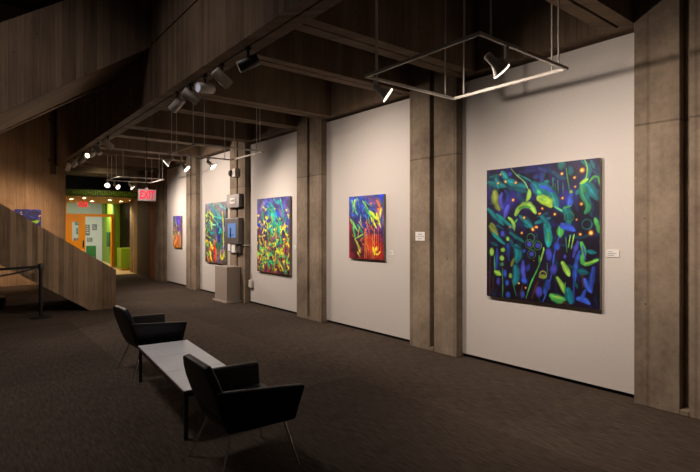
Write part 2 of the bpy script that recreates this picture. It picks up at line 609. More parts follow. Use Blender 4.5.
t = thing('lounge_chair', 'green lounge chair seen through the open orange door', 'chair', (4.95, 26.5, 0), math.radians(-20))
t.scale = (0.72, 0.72, 0.72)
MB().box(-0.3, 0.3, -0.3, 0.3, 0.25, 0.45).build('seat', M['dgreen'], t, bevel=0.04)
MB().box(-0.3, 0.3, 0.22, 0.34, 0.40, 1.15).build('backrest', M['dgreen'], t, bevel=0.04)
for sx in (-0.25, 0.25):
    for sy in (-0.24, 0.26):
        MB().tube((sx, sy, 0), (sx, sy, 0.26), 0.018).build('leg', M['black'], t)
t = thing('notice_board', 'dark green board on the bright green wall beyond the open door', 'board', (5.52, 25.3, 0.85), -PI / 2)
MB().box(-0.3, 0.3, -0.05, 0.0, 0.0, 0.65).build('panel', M['dgreen'], t, bevel=0.01)
MB().box(-0.32, 0.32, -0.06, 0.0, -0.03, 0.0).build('ledge', M['black'], t)
t = thing('green_counter_block', 'lime green waist-high block beside the orange doors', 'counter', (5.18, 21.0, 0))
MB().box(-0.22, 0.24, -0.25, 0.35, 0.08, 0.88).build('body', M['green'], t, bevel=0.01)
MB().box(-0.18, 0.20, -0.21, 0.31, 0, 0.08).build('plinth', M['yellow'], t)
t = thing('black_doorway_post', 'dark post between the lime green block and the lit pier', 'post', (5.42, 20.4, 0))
MB().box(-0.1, 0.16, -0.15, 0.15, 0, 2.74).build('post', M['black'], t)

# round canopy over the lobby
t = thing('lobby_canopy', 'round green canopy with raised lettering above the orange doors', 'canopy', (4.0, 22.4, -0.26))
seg = 64
RX, RY = 3.2, 3.7
vs, fs = [], []
ring = []
for i in range(seg + 1):
    a = PI + PI * i / seg
    ring.append((RX * math.cos(a), RY * math.sin(a)))
ring += [(RX, 1.15), (-RX, 1.15)]
ring = [(max(-1.49, x), y) if True else (x, y) for x, y in ring]
ring = [(min(x, 1.55), y) for x, y in ring]
n = len(ring)
vs = [(x, y, 3.02) for x, y in ring] + [(x, y, 3.25) for x, y in ring]
fs = [tuple(range(n)), tuple(range(n, 2 * n))]
mis = [1, 0]
cb = MB()
cb.add(vs, [fs[0]], 1)
cb.add(vs, [fs[1]] + [(i, (i + 1) % n, n + (i + 1) % n, n + i) for i in range(n)], 0)
cb.build('canopy_body', [M['green_dark'], M['yellow']], t)
# raised letters round the edge (illegible from here): short upright strokes
rnd = random.Random(4)
for k in range(15):
    lb = MB()
    for e in range(3):
        a = math.radians(252 + k * 2.6 + e * 0.75)
        x, y = RX * math.cos(a), RY * math.sin(a)
        q = Matrix.Translation((x, y, 0)) @ Matrix.Rotation(a + PI / 2, 4, 'Z')
        if e == 1:
            zz = rnd.choice([3.08, 3.14, 3.19])
            lb.box(-0.045, 0.045, -0.022, 0.018, zz, zz + 0.022, 0, q)
        else:
            lb.box(-0.009, 0.009, -0.02, 0.02, 3.08, 3.21 - rnd.choice([0, 0, 0.03]), 0, q)
    lb.build('letter', M['green'], t)
for dx, dy in ((-0.75, -1.6), (-0.5, -2.6), (0.5, -1.9), (1.2, -2.2), (0.1, -0.7), (1.1, -1.1)):
    d = MB().lathe([(0.07, 3.008), (0.10, 3.008), (0.10, 3.03), (0.07, 3.03)], 20, centre=(dx, dy), cap=False).build('downlight', M['lamp_in'], t)
    MB().lathe([(0.0, 3.012), (0.07, 3.012)], 20, centre=(dx, dy)).build('lens', M['glow'], d)
dl = bpy.data.lights.new('downlight_light', 'SPOT')
dl.energy, dl.color, dl.spot_size, dl.spot_blend, dl.shadow_soft_size = 90, (1.0, 0.78, 0.42), math.radians(120), 1.0, 0.06
dl = bpy.data.objects.new('downlight_light', dl)
C.objects.link(dl)
dl.parent = t
dl.location = (0.72, -2.5, 2.99)
t = thing('exit_sign', 'small red EXIT sign hanging in front of the orange doors', 'exit sign', (3.58, 20.5, 2.56), 0, 'exit signs')
MB().box(-0.15, 0.15, -0.02, 0.02, -0.10, 0.10).build('face', mat('exit_red_panel', (0.4, 0.03, 0.03), 0.5, emit=(1, 0.07, 0.05), strength=0.75), t)
MB().box(-0.006, 0.006, -0.006, 0.006, 0.10, 0.198).build('hanger', M['black'], t)
text_mesh('lettering', 'EXIT', 0.16, M['card'], t, (0, -0.023, 0), (PI / 2, 0, 0), sx=0.75, bold=0.002)

# ------------------------------------------------------------------ staircase
t = thing('staircase', 'board-formed concrete staircase rising left behind the rope barrier', 'staircase', (2.5, 10.85, 0))
m1 = 0.672


def par(mb, y0, y1):
    y0 -= 10.85
    y1 -= 10.85
    xr = -4.1
    poly = [(-0.48, 0), (0, 0), (0, 0.78), (xr, 0.78 - m1 * xr), (xr, (-0.48 - xr) * 0.668)]
    return mb.prism_y(poly, y0, y1)


par(MB(), 10.85, 11.0).build('parapet', M['board'], t)
par(MB(), 12.75, 12.9).build('parapet', M['board'], t)
st = MB()
rise, run = 0.17, 0.2545
pts = [(-0.475, 0.0)]
for k in range(13):
    x = -0.35 - k * run
    pts += [(x, k * rise), (x, (k + 1) * rise)]
pts.append((-0.35 - 13 * run, 13 * rise))
pts.append((-0.35 - 13 * run, (-0.48 + 0.35 + 13 * run) * 0.668 + 0.004))
st.prism_y(pts, 0.15, 1.9)
st.build('stair_flight', M['joist'], t)
MB().box(-6.0, -3.66, -3.25, 2.05, 1.99, 2.21).build('landing', M['joist'], t)
# upper flight, coming back over the foyer to the balcony
zb = lambda X: 3.08 + 0.685 * (X - 0.393)
up = MB()
poly = [(-1.25 - 2.5, zb(-1.25)), (2.22 - 2.5, zb(2.22)), (2.22 - 2.5, zb(2.22) + 1.15), (-1.25 - 2.5, zb(-1.25) + 1.13)]
up.prism_y(poly, 7.6 - 10.85, 7.75 - 10.85)
up.build('upper_parapet', M['board_dark'], t)
up = MB().prism_y(poly, 9.62 - 10.85, 9.77 - 10.85)
up.build('upper_parapet', M['board_dark'], t)
poly = [(-1.25 - 2.5, zb(-1.25) + 0.03), (2.22 - 2.5, zb(2.22) + 0.03), (2.22 - 2.5, zb(2.22) + 0.28), (-1.25 - 2.5, zb(-1.25) + 0.28)]
MB().prism_y(poly, 7.75 - 10.85, 9.62 - 10.85).build('upper_flight', M['joist'], t)

# downpipe on the far wall, hanging above the joint
t = thing('downpipe', 'dark vertical pipe high on the far concrete wall', 'pipe', (2.14, 16.72, 3.25))
MB().tube((0, 0, 0), (0, 0, 3.2), 0.075).build('pipe', M['brown'], t, smooth=True)
for z in (0.4, 1.6, 2.8):
    MB().box(-0.09, 0.09, -0.02, 0.272, z, z + 0.05).build('bracket', M['black'], t)

# ------------------------------------------------------------------ paintings
BIG_ART = [
    ('s',[(23,147),(140,175),(254,211)],57,(10,105,120),0.35),
    ('s',[(47,88),(186,79)],50,(8,66,84),0.35),
    ('s',[(209,42),(276,125)],50,(20,140,145),0.35),
    ('s',[(254,143),(385,191),(512,234)],61,(10,105,120),0.35),
    ('s',[(364,243),(513,284)],42,(8,66,84),0.35),
    ('s',[(129,114),(163,225)],50,(10,105,120),0.35),
    ('e',(320,71),(31,27,0),(66,62,185),0.35),
    ('s',[(47,-52),(47,-52)],2,(8,66,84),0.35),
    ('e',(635,134),(46,31,0),(40,50,120),0.35),
    ('e',(711,140),(31,57,20),(30,110,110),0.35),
    ('e',(764,198),(34,23,0),(30,90,120),0.35),
    ('s',[(675,45),(764,89)],46,(30,36,110),0.35),
    ('s',[(428,61),(635,60)],42,(30,30,96),0.35),
    ('s',[(417,88),(512,134),(585,176),(645,246)],19,(20,140,145),0.35),
    ('s',[(615,216),(695,285),(799,355)],118,(10,105,120),0.35),
    ('s',[(635,236),(774,290)],38,(20,140,145),0.35),
    ('e',(680,294),(31,34,0),(70,175,110),0.35),
    ('s',[(117,272),(113,371),(175,473)],88,(125,135,50),0.5),
    ('s',[(117,302),(129,412)],38,(150,160,60),0.6),
    ('s',[(209,293),(168,374),(220,464)],46,(66,62,185),0.35),
    ('s',[(298,437),(243,504),(249,576)],50,(66,62,185),0.35),
    ('s',[(254,260),(309,302),(276,378)],38,(30,50,150),0.35),
    ('s',[(390,536),(418,470),(496,425),(585,438),(632,523)],61,(150,205,70),0.35),
    ('s',[(433,470),(496,448),(575,465)],23,(70,165,70),0.35),
    ('s',[(331,14),(396,96),(512,177),(548,268)],13,(150,200,110),0.35),
    ('s',[(558,278),(566,343),(523,388)],42,(150,205,70),0.35),
    ('s',[(676,373),(755,398),(809,455)],84,(185,225,60),0.35),
    ('s',[(666,372),(745,376)],27,(150,220,90),0.35),
    ('s',[(24,468),(129,571),(231,651)],50,(10,105,120),0.35),
    ('s',[(140,531),(265,622),(375,705)],38,(20,140,145),0.35),
    ('s',[(439,556),(513,624),(600,694)],46,(10,105,120),0.35),
    ('s',[(636,638),(799,585)],38,(10,105,120),0.35),
    ('s',[(656,570),(735,544)],27,(8,66,84),0.35),
    ('s',[(298,573),(381,628),(375,713)],34,(150,205,70),0.35),
    ('s',[(381,628),(411,590)],23,(70,165,70),0.35),
    ('s',[(66,650),(94,730)],73,(125,135,50),0.35),
    ('s',[(574,185),(611,299)],15,(66,62,185),0.35),
    ('d',(191,66),15,(250,170,60),0.5),
    ('d',(159,166),13,(250,170,60),0.5),
    ('d',(258,157),15,(250,170,60),0.5),
    ('d',(392,178),19,(250,170,60),0.5),
    ('d',(357,372),19,(250,170,60),0.5),
    ('d',(715,483),17,(250,170,60),0.5),
    ('d',(676,537),15,(250,170,60),0.5),
    ('d',(496,576),17,(250,170,60),0.5),
    ('d',(636,681),17,(250,170,60),0.5),
    ('d',(316,674),11,(250,170,60),0.5),
    ('d',(596,699),15,(250,170,60),0.5),
    ('e',(932,29),(46,61,0),(20,90,90),0.35),
    ('s',[(978,72),(993,214),(1021,330)],17,(70,165,70),0.35),
    ('e',(1024,111),(42,65,0),(10,105,120),0.35),
    ('e',(1028,322),(23,31,0),(150,205,70),0.35),
    ('s',[(829,158),(839,294)],13,(60,130,70),0.35),
    ('s',[(886,189),(892,332)],13,(60,130,70),0.35),
    ('s',[(942,220),(948,339)],13,(60,130,70),0.35),
    ('s',[(858,223),(862,349)],10,(60,130,70),0.35),
    ('e',(703,139),(31,57,0),(40,50,130),0.35),
    ('e',(758,198),(27,23,0),(30,110,100),0.35),
    ('e',(835,185),(13,34,20),(30,110,100),0.35),
    ('s',[(1139,18),(1199,50),(1233,129),(1174,210)],42,(10,105,120),0.35),
    ('s',[(1168,4),(1216,94),(1182,193)],11,(150,205,70),0.35),
    ('s',[(1148,242),(1217,272),(1259,351),(1293,403)],88,(10,105,120),0.35),
    ('s',[(1139,250),(1145,345),(1200,434),(1209,502),(1175,539)],65,(40,140,90),0.35),
    ('s',[(1169,347),(1227,452)],31,(10,105,120),0.35),
    ('s',[(1217,230),(1259,174),(1309,194),(1317,270)],29,(70,165,70),0.35),
    ('e',(1276,217),(27,27,0),(40,60,90),0.35),
    ('s',[(1233,27),(1263,98)],31,(10,105,120),0.35),
    ('s',[(1130,241),(1199,203)],31,(150,205,70),0.35),
    ('s',[(683,233),(781,272),(839,333),(873,466)],88,(10,105,120),0.35),
    ('s',[(683,239),(762,249),(835,311)],31,(45,75,200),0.35),
    ('e',(778,414),(65,65,0),(185,225,60),0.5),
    ('s',[(684,358),(762,398)],38,(150,205,70),0.35),
    ('s',[(849,465),(915,503),(970,534)],19,(90,180,120),0.35),
    ('s',[(1087,342),(1104,309)],38,(10,105,120),0.35),
    ('s',[(1030,353),(1010,444),(1003,487)],57,(45,75,200),0.35),
    ('s',[(970,487),(1016,549),(1007,655)],84,(10,105,120),0.35),
    ('s',[(952,486),(1034,462)],19,(70,165,70),0.35),
    ('r',(1007,576),(50,8),(70,165,70),0.3),
    ('s',[(934,654),(1061,707)],50,(45,75,200),0.35),
    ('r',(1192,656),(50,19),(20,90,90),0.3),
    ('s',[(1272,602),(1305,690)],34,(70,165,70),0.35),
    ('s',[(704,570),(802,690)],50,(10,105,120),0.35),
    ('s',[(723,552),(782,526)],23,(8,66,84),0.35),
    ('d',(932,125),17,(250,170,60),0.5),
    ('d',(1065,176),19,(250,170,60),0.5),
    ('d',(1142,108),29,(250,170,60),0.5),
    ('d',(1072,269),15,(250,170,60),0.5),
    ('d',(939,379),19,(250,170,60),0.5),
    ('d',(710,479),17,(250,170,60),0.5),
    ('d',(853,546),17,(250,170,60),0.5),
    ('d',(1136,452),25,(250,170,60),0.5),
    ('d',(1087,606),13,(250,170,60),0.5),
    ('d',(690,533),11,(250,170,60),0.5),
    ('s',[(47,671),(106,745),(152,778)],61,(125,135,50),0.35),
    ('e',(216,754),(34,42,0),(66,62,185),0.35),
    ('e',(287,812),(25,27,0),(150,205,70),0.35),
    ('s',[(82,751),(163,823),(243,871)],38,(20,140,145),0.35),
    ('s',[(320,743),(407,800),(488,846)],46,(10,105,120),0.35),
    ('s',[(71,865),(145,893)],38,(8,66,84),0.35),
    ('s',[(397,896),(440,962),(397,1069)],96,(10,105,120),0.5),
    ('s',[(342,888),(471,942)],27,(8,66,84),0.35),
    ('s',[(386,1127),(408,1212),(376,1321)],80,(14,90,110),0.5),
    ('s',[(145,933),(134,1172)],34,(30,50,150),0.35),
    ('s',[(287,889),(303,1064)],42,(30,50,150),0.35),
    ('e',(250,1214),(27,46,0),(45,75,200),0.35),
    ('e',(164,1313),(31,54,0),(66,62,185),0.35),
    ('e',(277,1319),(27,34,0),(45,75,200),0.35),
    ('e',(292,1459),(38,38,0),(45,75,200),0.35),
    ('e',(472,1437),(31,46,0),(45,75,200),0.35),
    ('s',[(106,1014),(118,1243)],10,(70,165,70),0.35),
    ('s',[(220,1157),(221,1501)],10,(70,165,70),0.35),
    ('s',[(343,1275),(397,1463)],10,(60,130,70),0.35),
    ('e',(71,969),(36,57,0),(150,205,70),0.35),
    ('e',(220,944),(36,27,0),(150,205,70),0.35),
    ('e',(209,1039),(34,34,0),(150,205,70),0.35),
    ('e',(209,1112),(31,27,0),(60,130,70),0.35),
    ('s',[(122,1203),(191,1232)],50,(150,205,70),0.35),
    ('e',(323,1234),(27,34,0),(150,205,70),0.35),
    ('e',(349,1077),(25,57,20),(125,135,50),0.35),
    ('e',(557,867),(36,36,0),(66,62,185),0.35),
    ('r',(557,867),(48,8),(60,130,70),0.3),
    ('e',(657,883),(36,36,0),(66,62,185),0.35),
    ('r',(657,883),(48,8),(60,130,70),0.3),
    ('e',(586,979),(36,36,0),(66,62,185),0.35),
    ('r',(586,979),(48,8),(60,130,70),0.3),
    ('r',(575,799),(46,8),(60,130,70),0.3),
    ('s',[(482,1065),(484,1207),(497,1282)],42,(66,62,185),0.35),
    ('e',(497,946),(23,27,0),(45,75,200),0.35),
    ('e',(545,1127),(27,65,15),(30,50,150),0.35),
    ('e',(497,1278),(34,34,0),(45,75,200),0.35),
    ('s',[(736,923),(701,1035),(647,1158),(566,1314),(518,1470)],17,(70,165,70),0.35),
    ('s',[(720,933),(677,1083)],10,(150,205,70),0.35),
    ('s',[(745,658),(780,767),(775,858)],65,(20,140,145),0.35),
    ('e',(785,982),(34,57,0),(45,75,200),0.35),
    ('e',(667,1380),(46,65,0),(66,62,185),0.35),
    ('s',[(785,1259),(737,1391)],50,(45,75,200),0.35),
    ('r',(721,1196),(38,19),(125,135,50),0.3),
    ('s',[(47,1037),(43,1500)],15,(70,28,26),0.35),
    ('s',[(90,1255),(83,1496)],15,(70,28,26),0.35),
    ('s',[(667,1268),(613,1366),(586,1481)],23,(70,28,26),0.35),
    ('s',[(472,1322),(451,1477)],15,(70,28,26),0.35),
    ('s',[(364,656),(375,724)],27,(150,205,70),0.35),
    ('s',[(140,655),(232,705)],27,(8,66,84),0.35),
    ('s',[(496,657),(544,685)],27,(10,105,120),0.35),
    ('s',[(677,990),(677,1083)],23,(60,130,70),0.35),
    ('d',(316,679),13,(250,170,60),0.5),
    ('d',(465,746),19,(250,170,60),0.5),
    ('d',(602,709),19,(250,170,60),0.5),
    ('d',(650,682),17,(250,170,60),0.5),
    ('d',(612,1049),10,(250,170,60),0.5),
    ('d',(429,1312),10,(250,170,60),0.5),
    ('d',(514,1356),11,(250,170,60),0.5),
    ('s',[(768,699),(799,781),(782,879)],69,(20,140,145),0.35),
    ('s',[(777,740),(790,842)],26,(70,165,70),0.35),
    ('s',[(912,689),(912,779)],60,(70,165,70),0.35),
    ('s',[(922,679),(1005,683),(1066,718)],43,(45,75,200),0.35),
    ('s',[(974,788),(985,947)],11,(60,130,70),0.35),
    ('s',[(1021,768),(1001,897)],11,(150,205,70),0.35),
    ('s',[(1062,758),(1030,906)],11,(150,205,70),0.35),
    ('s',[(901,779),(842,963),(821,1168),(785,1334),(708,1507)],15,(45,75,200),0.35),
    ('e',(876,881),(37,54,0),(45,75,200),0.35),
    ('e',(788,971),(39,60,0),(66,62,185),0.35),
    ('e',(838,1136),(47,65,0),(66,62,185),0.35),
    ('e',(774,1315),(47,60,0),(45,75,200),0.35),
    ('e',(964,990),(17,26,0),(66,62,185),0.35),
    ('s',[(940,1059),(975,1107),(1006,1179)],52,(150,205,70),0.35),
    ('s',[(881,1214),(928,1291),(965,1368)],47,(150,205,70),0.35),
    ('s',[(817,1409),(882,1457),(955,1435)],73,(70,165,70),0.35),
    ('s',[(839,1415),(924,1422)],22,(150,205,70),0.35),
    ('s',[(996,1335),(1023,1461)],69,(10,105,120),0.35),
    ('s',[(955,1359),(969,1257)],11,(70,165,70),0.35),
    ('s',[(1135,844),(1175,931),(1132,1030),(1185,1069),(1299,1006)],41,(70,165,70),0.35),
    ('s',[(1165,1057),(1295,1012)],19,(150,205,70),0.35),
    ('s',[(1100,832),(1050,994)],34,(66,62,185),0.35),
    ('s',[(1116,933),(1056,1083),(1067,1249)],39,(45,75,200),0.35),
    ('s',[(1057,1112),(1057,1467)],17,(30,50,150),0.35),
    ('s',[(1149,873),(1181,1017)],15,(66,62,185),0.35),
    ('s',[(1200,926),(1280,938)],34,(10,105,120),0.35),
    ('s',[(1107,1129),(1201,1142)],52,(8,66,84),0.35),
    ('s',[(1006,1076),(1067,1112)],30,(8,66,84),0.35),
    ('s',[(1258,1090),(1228,1236),(1239,1312)],47,(30,50,150),0.35),
    ('s',[(1170,1212),(1186,1298),(1234,1332)],47,(45,75,200),0.35),
    ('s',[(1097,1414),(1176,1395),(1215,1449)],47,(45,75,200),0.35),
    ('s',[(1176,1318),(1137,1419)],34,(45,75,200),0.35),
    ('s',[(1071,1249),(1097,1306)],30,(8,66,84),0.35),
    ('s',[(1298,661),(1309,736)],34,(70,165,70),0.35),
    ('s',[(685,1218),(752,1214)],39,(125,135,50),0.35),
    ('s',[(769,1068),(769,1171)],11,(60,130,70),0.35),
    ('s',[(729,905),(696,1052)],13,(150,205,70),0.35),
    ('s',[(1146,1165),(1150,1301)],15,(70,28,26),0.35),
    ('s',[(945,1460),(1007,1493)],17,(70,28,26),0.35),
    ('d',(1125,757),17,(250,170,60),0.5),
    ('d',(1232,741),26,(250,170,60),0.5),
]


def clamp01(a):
    return np.clip(a, 0, 1)


class Art:
    """paints soft strokes into a numpy grid that becomes the colours of a finely divided canvas"""

    def __init__(self, W, H, nx, ny, top, bottom, seed=0, noise=0.18, blot=90):
        self.W, self.H, self.nx, self.ny = W, H, nx, ny
        xs = (np.arange(nx) + 0.5) / nx * W
        ys = (np.arange(ny) + 0.5) / ny * H
        self.X, self.Y = np.meshgrid(xs, ys)
        t = (self.Y / H)[..., None]
        self.A = np.array(top, float) * (1 - t) + np.array(bottom, float) * t
        rs = np.random.RandomState(seed)
        self.rs = rs
        for k in range(26):
            ax, ay = rs.uniform(-1, 1, 2) * 2 * PI / blot
            ph = rs.uniform(0, 6.28)
            self.A *= 1 + noise * 0.35 * np.sin(ax * self.X + ay * self.Y + ph)[..., None] * rs.uniform(0.3, 1, 3)
        self.wx = self.vnoise(W / 9.0) * 1.2 + self.vnoise(W / 28.0) * 0.8
        self.wy = self.vnoise(W / 16.0)
        self.A *= (1 + 0.16 * self.wx + 0.10 * self.wy)[..., None]

    def vnoise(self, cell):
        """smooth value noise in about -1..1"""
        gw, gh = int(self.W / cell) + 3, int(self.H / cell) + 3
        g = self.rs.uniform(-1, 1, (gh, gw))
        fx, fy = self.X / cell, self.Y / cell
        ix, iy = fx.astype(int), fy.astype(int)
        tx, ty = fx - ix, fy - iy
        tx, ty = tx * tx * (3 - 2 * tx), ty * ty * (3 - 2 * ty)
        return (g[iy, ix] * (1 - tx) + g[iy, ix + 1] * tx) * (1 - ty) + (g[iy + 1, ix] * (1 - tx) + g[iy + 1, ix + 1] * tx) * ty

    def lay(self, d, w, col, soft, op=1.0, grain=0.16):
        w = w * (1 + 0.16 * self.wx)
        m = clamp01((w - d) / (max(soft, 0.05) * w + 1e-6) + 0.0) * op
        edge = clamp01(d / np.maximum(w, 1e-6))
        var = 1.12 + grain * self.wx + grain * 0.8 * self.wy - 0.34 * edge ** 2
        cc = np.array(col, float)[None, None, :] * var[..., None]
        self.A = self.A * (1 - m[..., None]) + cc * m[..., None]

    def dist(self, pts):
        best = np.full(self.X.shape, 1e9)
        par = np.zeros(self.X.shape)
        lens = [math.hypot(b[0] - a[0], b[1] - a[1]) for a, b in zip(pts[:-1], pts[1:])]
        tot = sum(lens) + 1e-9
        acc = 0.0
        for ((x0, y0), (x1, y1)), ln in zip(zip(pts[:-1], pts[1:]), lens):
            dx, dy = x1 - x0, y1 - y0
            L2 = dx * dx + dy * dy + 1e-9
            t = clamp01(((self.X - x0) * dx + (self.Y - y0) * dy) / L2)
            dd = np.hypot(self.X - x0 - t * dx, self.Y - y0 - t * dy)
            near = dd < best
            par = np.where(near, (acc + t * ln) / tot, par)
            best = np.where(near, dd, best)
            acc += ln
        return best, par

    def stroke(self, pts, w, col, soft=0.35, op=1.0):
        if len(pts) > 2:
            q = [pts[0]]
            for i in range(1, len(pts) - 1):
                a, b, c = np.array(pts[i - 1], float), np.array(pts[i], float), np.array(pts[i + 1], float)
                for t in (0.25, 0.5, 0.75):
                    p0 = (a + b) / 2 if i > 1 else a
                    p2 = (b + c) / 2 if i < len(pts) - 2 else c
                    q.append(tuple((1 - t) ** 2 * p0 + 2 * t * (1 - t) * b + t * t * p2))
            q.append(pts[-1])
            pts = q
        d, s = self.dist(pts)
        s = np.clip(s, 0, 1)
        taper = 0.45 + 0.62 * np.sin(PI * np.clip(0.06 + 0.94 * s, 0, 1)) ** 0.7
        self.lay(d, w / 2 * taper * 1.12, col, soft, op)

    def ell(self, p, rx, ry, ang, col, soft=0.35, op=1.0):
        a = math.radians(ang)
        dx, dy = self.X - p[0], self.Y - p[1]
        u = (dx * math.cos(a) + dy * math.sin(a)) / max(rx, 1e-3)
        v = (-dx * math.sin(a) + dy * math.cos(a)) / max(ry, 1e-3)
        self.lay(np.hypot(u, v), 1.0, col, soft, op)

    def ring(self, p, r, w, col):
        d = np.abs(np.hypot(self.X - p[0], self.Y - p[1]) - r)
        self.lay(d, w / 2, col, 0.5)

    def glow(self, p, r, col=(250, 170, 60)):
        d = np.hypot(self.X - p[0], self.Y - p[1])
        self.lay(d, r * 1.9, (150, 70, 40), 1.0, 0.55)
        self.lay(d, r * 0.95, col, 0.5)
        self.lay(d, r * 0.45, (255, 225, 130), 0.6)

    def leaf(self, p, ln, w, ang, col, rim=None):
        a = math.radians(ang)
        dx, dy = self.X - p[0], self.Y - p[1]
        u = (dx * math.cos(a) + dy * math.sin(a)) / ln
        v = (-dx * math.sin(a) + dy * math.cos(a))
        prof = w * np.sqrt(clamp01(1 - (2 * u - 1) ** 2)) * clamp01(1.25 - u * 0.8)
        inside = (u > 0) & (u < 1)
        dd = np.where(inside, np.abs(v) / (prof + 1e-3), 9)
        if rim:
            self.lay(dd, 1.25, rim, 0.3)
        self.lay(dd, 1.0, col, 0.35)

    def heart(self, p, r, col):
        j = self.rs.uniform(-1, 1, 6)
        k = 0.45 + 0.3 * j[4]
        self.ell((p[0] - r * 0.42, p[1] + r * 0.4 * j[2]), r * 0.5, r * (0.8 + .3 * j[0]), -12 + 14 * j[1], col, 0.4)
        self.ell((p[0] + r * k, p[1] + r * 0.4 * j[3]), r * 0.42, r * (0.7 + .3 * j[1]), 12 + 14 * j[0], col, 0.4)
        self.leaf((p[0], p[1] + r * 0.1), r * 1.7, r * 0.34, 90 + 10 * j[5], col)

    def zone(self, n, ybox, xbox, pal, ln, w, ang, spread=25, curve=0.3, op=0.95):
        rs = self.rs
        for _ in range(n):
            x = rs.uniform(*xbox) * self.W
            y = rs.uniform(*ybox) * self.H
            a = math.radians(ang + rs.uniform(-spread, spread))
            l = rs.uniform(*ln)
            k = rs.uniform(-curve, curve) * l
            p0 = (x, y)
            p2 = (x + l * math.cos(a), y + l * math.sin(a))
            p1 = ((p0[0] + p2[0]) / 2 - k * math.sin(a), (p0[1] + p2[1]) / 2 + k * math.cos(a))
            self.stroke([p0, p1, p2], rs.uniform(*w), pal[rs.randint(len(pal))], 0.4, op)

    def hearts(self, n, ybox, xbox, pal, r):
        rs = self.rs
        for _ in range(n):
            self.heart((rs.uniform(*xbox) * self.W, rs.uniform(*ybox) * self.H), rs.uniform(*r), pal[rs.randint(len(pal))])


art_mat = bpy.data.materials.new('painted_canvas')
art_mat.use_nodes = True
_n = art_mat.node_tree.nodes
_b = _n['Principled BSDF']
_b.inputs['Roughness'].default_value = 0.5
_b.inputs['Specular IOR Level'].default_value = 0.3
_a = _n.new('ShaderNodeAttribute')
_a.attribute_name = 'paint'
art_mat.node_tree.links.new(_a.outputs['Color'], _b.inputs['Base Color'])


def painting(art, y_left, y_right, z0, z1, label, face='x', plane=4.94, depth=0.04, side='canvas_side_light', boost=1.15, name='painting'):
    """face 'x': hangs on the right-hand wall facing -x; face 'y': hangs on the far wall facing -y"""
    w = abs(y_left - y_right)
    h = z1 - z0
    if face == 'x':
        t = thing(name, label, 'painting', (plane, (y_left + y_right) / 2, z0), -PI / 2, 'paintings along the gallery wall')
    else:
        t = thing(name, label, 'painting', ((y_left + y_right) / 2, plane, z0), 0)
    nx, ny = art.nx, art.ny
    u = np.linspace(-w / 2, w / 2, nx)
    v = np.linspace(h, 0, ny)
    U, V = np.meshgrid(u, v)
    co = np.stack([U, np.zeros_like(U), V], -1).reshape(-1, 3)
    me = bpy.data.meshes.new('canvas')
    I = np.arange(nx * ny).reshape(ny, nx)
    F = np.stack([I[1:, :-1], I[1:, 1:], I[:-1, 1:], I[:-1, :-1]], -1).reshape(-1, 4)
    me.from_pydata(co.tolist(), [], F.tolist())
    col = np.clip(art.A * boost / 255.0, 0, 1)
    lin = np.where(col <= 0.04045, col / 12.92, ((col + 0.055) / 1.055) ** 2.4)
    rgba = np.concatenate([lin, np.ones(lin.shape[:2] + (1,))], -1).reshape(-1).astype(np.float32)
    at = me.color_attributes.new('paint', 'FLOAT_COLOR', 'POINT')
    at.data.foreach_set('color', rgba)
    me.materials.append(art_mat)
    o = bpy.data.objects.new('canvas', me)
    C.objects.link(o)
    o.parent = t
    MB().box(-w / 2, w / 2, 0.001, depth, 0, h).build('stretcher', M[side], t)
    return t


# 1: large night garden
a = Art(1320, 1500, 290, 330, (30, 26, 84), (20, 10, 26), 3, 0.3, 260)
a.zone(26, (0, .5), (0, 1), [(28, 24, 92), (16, 44, 90), (40, 30, 110)], (80, 220), (30, 80), 30, 60, op=0.5)
a.zone(34, (0, .6), (0, 1), [(10, 80, 100), (12, 60, 96), (20, 96, 100), (30, 50, 120)], (90, 240), (26, 60), 40, 50, op=0.55)
a.zone(30, (.5, 1), (0, 1), [(12, 50, 84), (24, 40, 110), (14, 70, 80), (50, 20, 40)], (80, 220), (20, 44), 85, 25, op=0.5)
for kind, p, w, c, soft in BIG_ART:
    if kind == 's':
        if w > 40:
            a.stroke(p, w * 1.25, tuple(v * 0.55 for v in c), 0.6, 0.7)
        c = tuple(0.86 * v + 0.14 * q for v, q in zip(c, (60, 110, 110)))
        a.stroke(p, w * (1.3 if w > 30 else 1.1), c, soft)
        if w > 50 and sum(c) > 380:
            a.stroke(p, w * 0.5, (110, 170, 80), 0.8, 0.5)
        if w > 44:
            a.stroke([(x - w * .12, y - w * .12) for x, y in p], w * 0.3, tuple(min(255, v * 1.3 + 18) for v in c), 0.9, 0.6)
    elif kind == 'e':
        a.ell(p, w[0] * 1.12, w[1] * 1.12, w[2], tuple(0.88 * v + 0.12 * q for v, q in zip(c, (50, 100, 120))), soft)
    elif kind == 'r':
        a.ring(p, w[0], w[1], c)
for kind, p, w, c, soft in BIG_ART:
    if kind == 'd':
        a.glow(p, w * 1.1)
painting(a, 3.576, 2.250, 0.812, 2.314, 'largest painting, dark blue with green plant forms and orange sparks', side='canvas_side_light', boost=0.98)

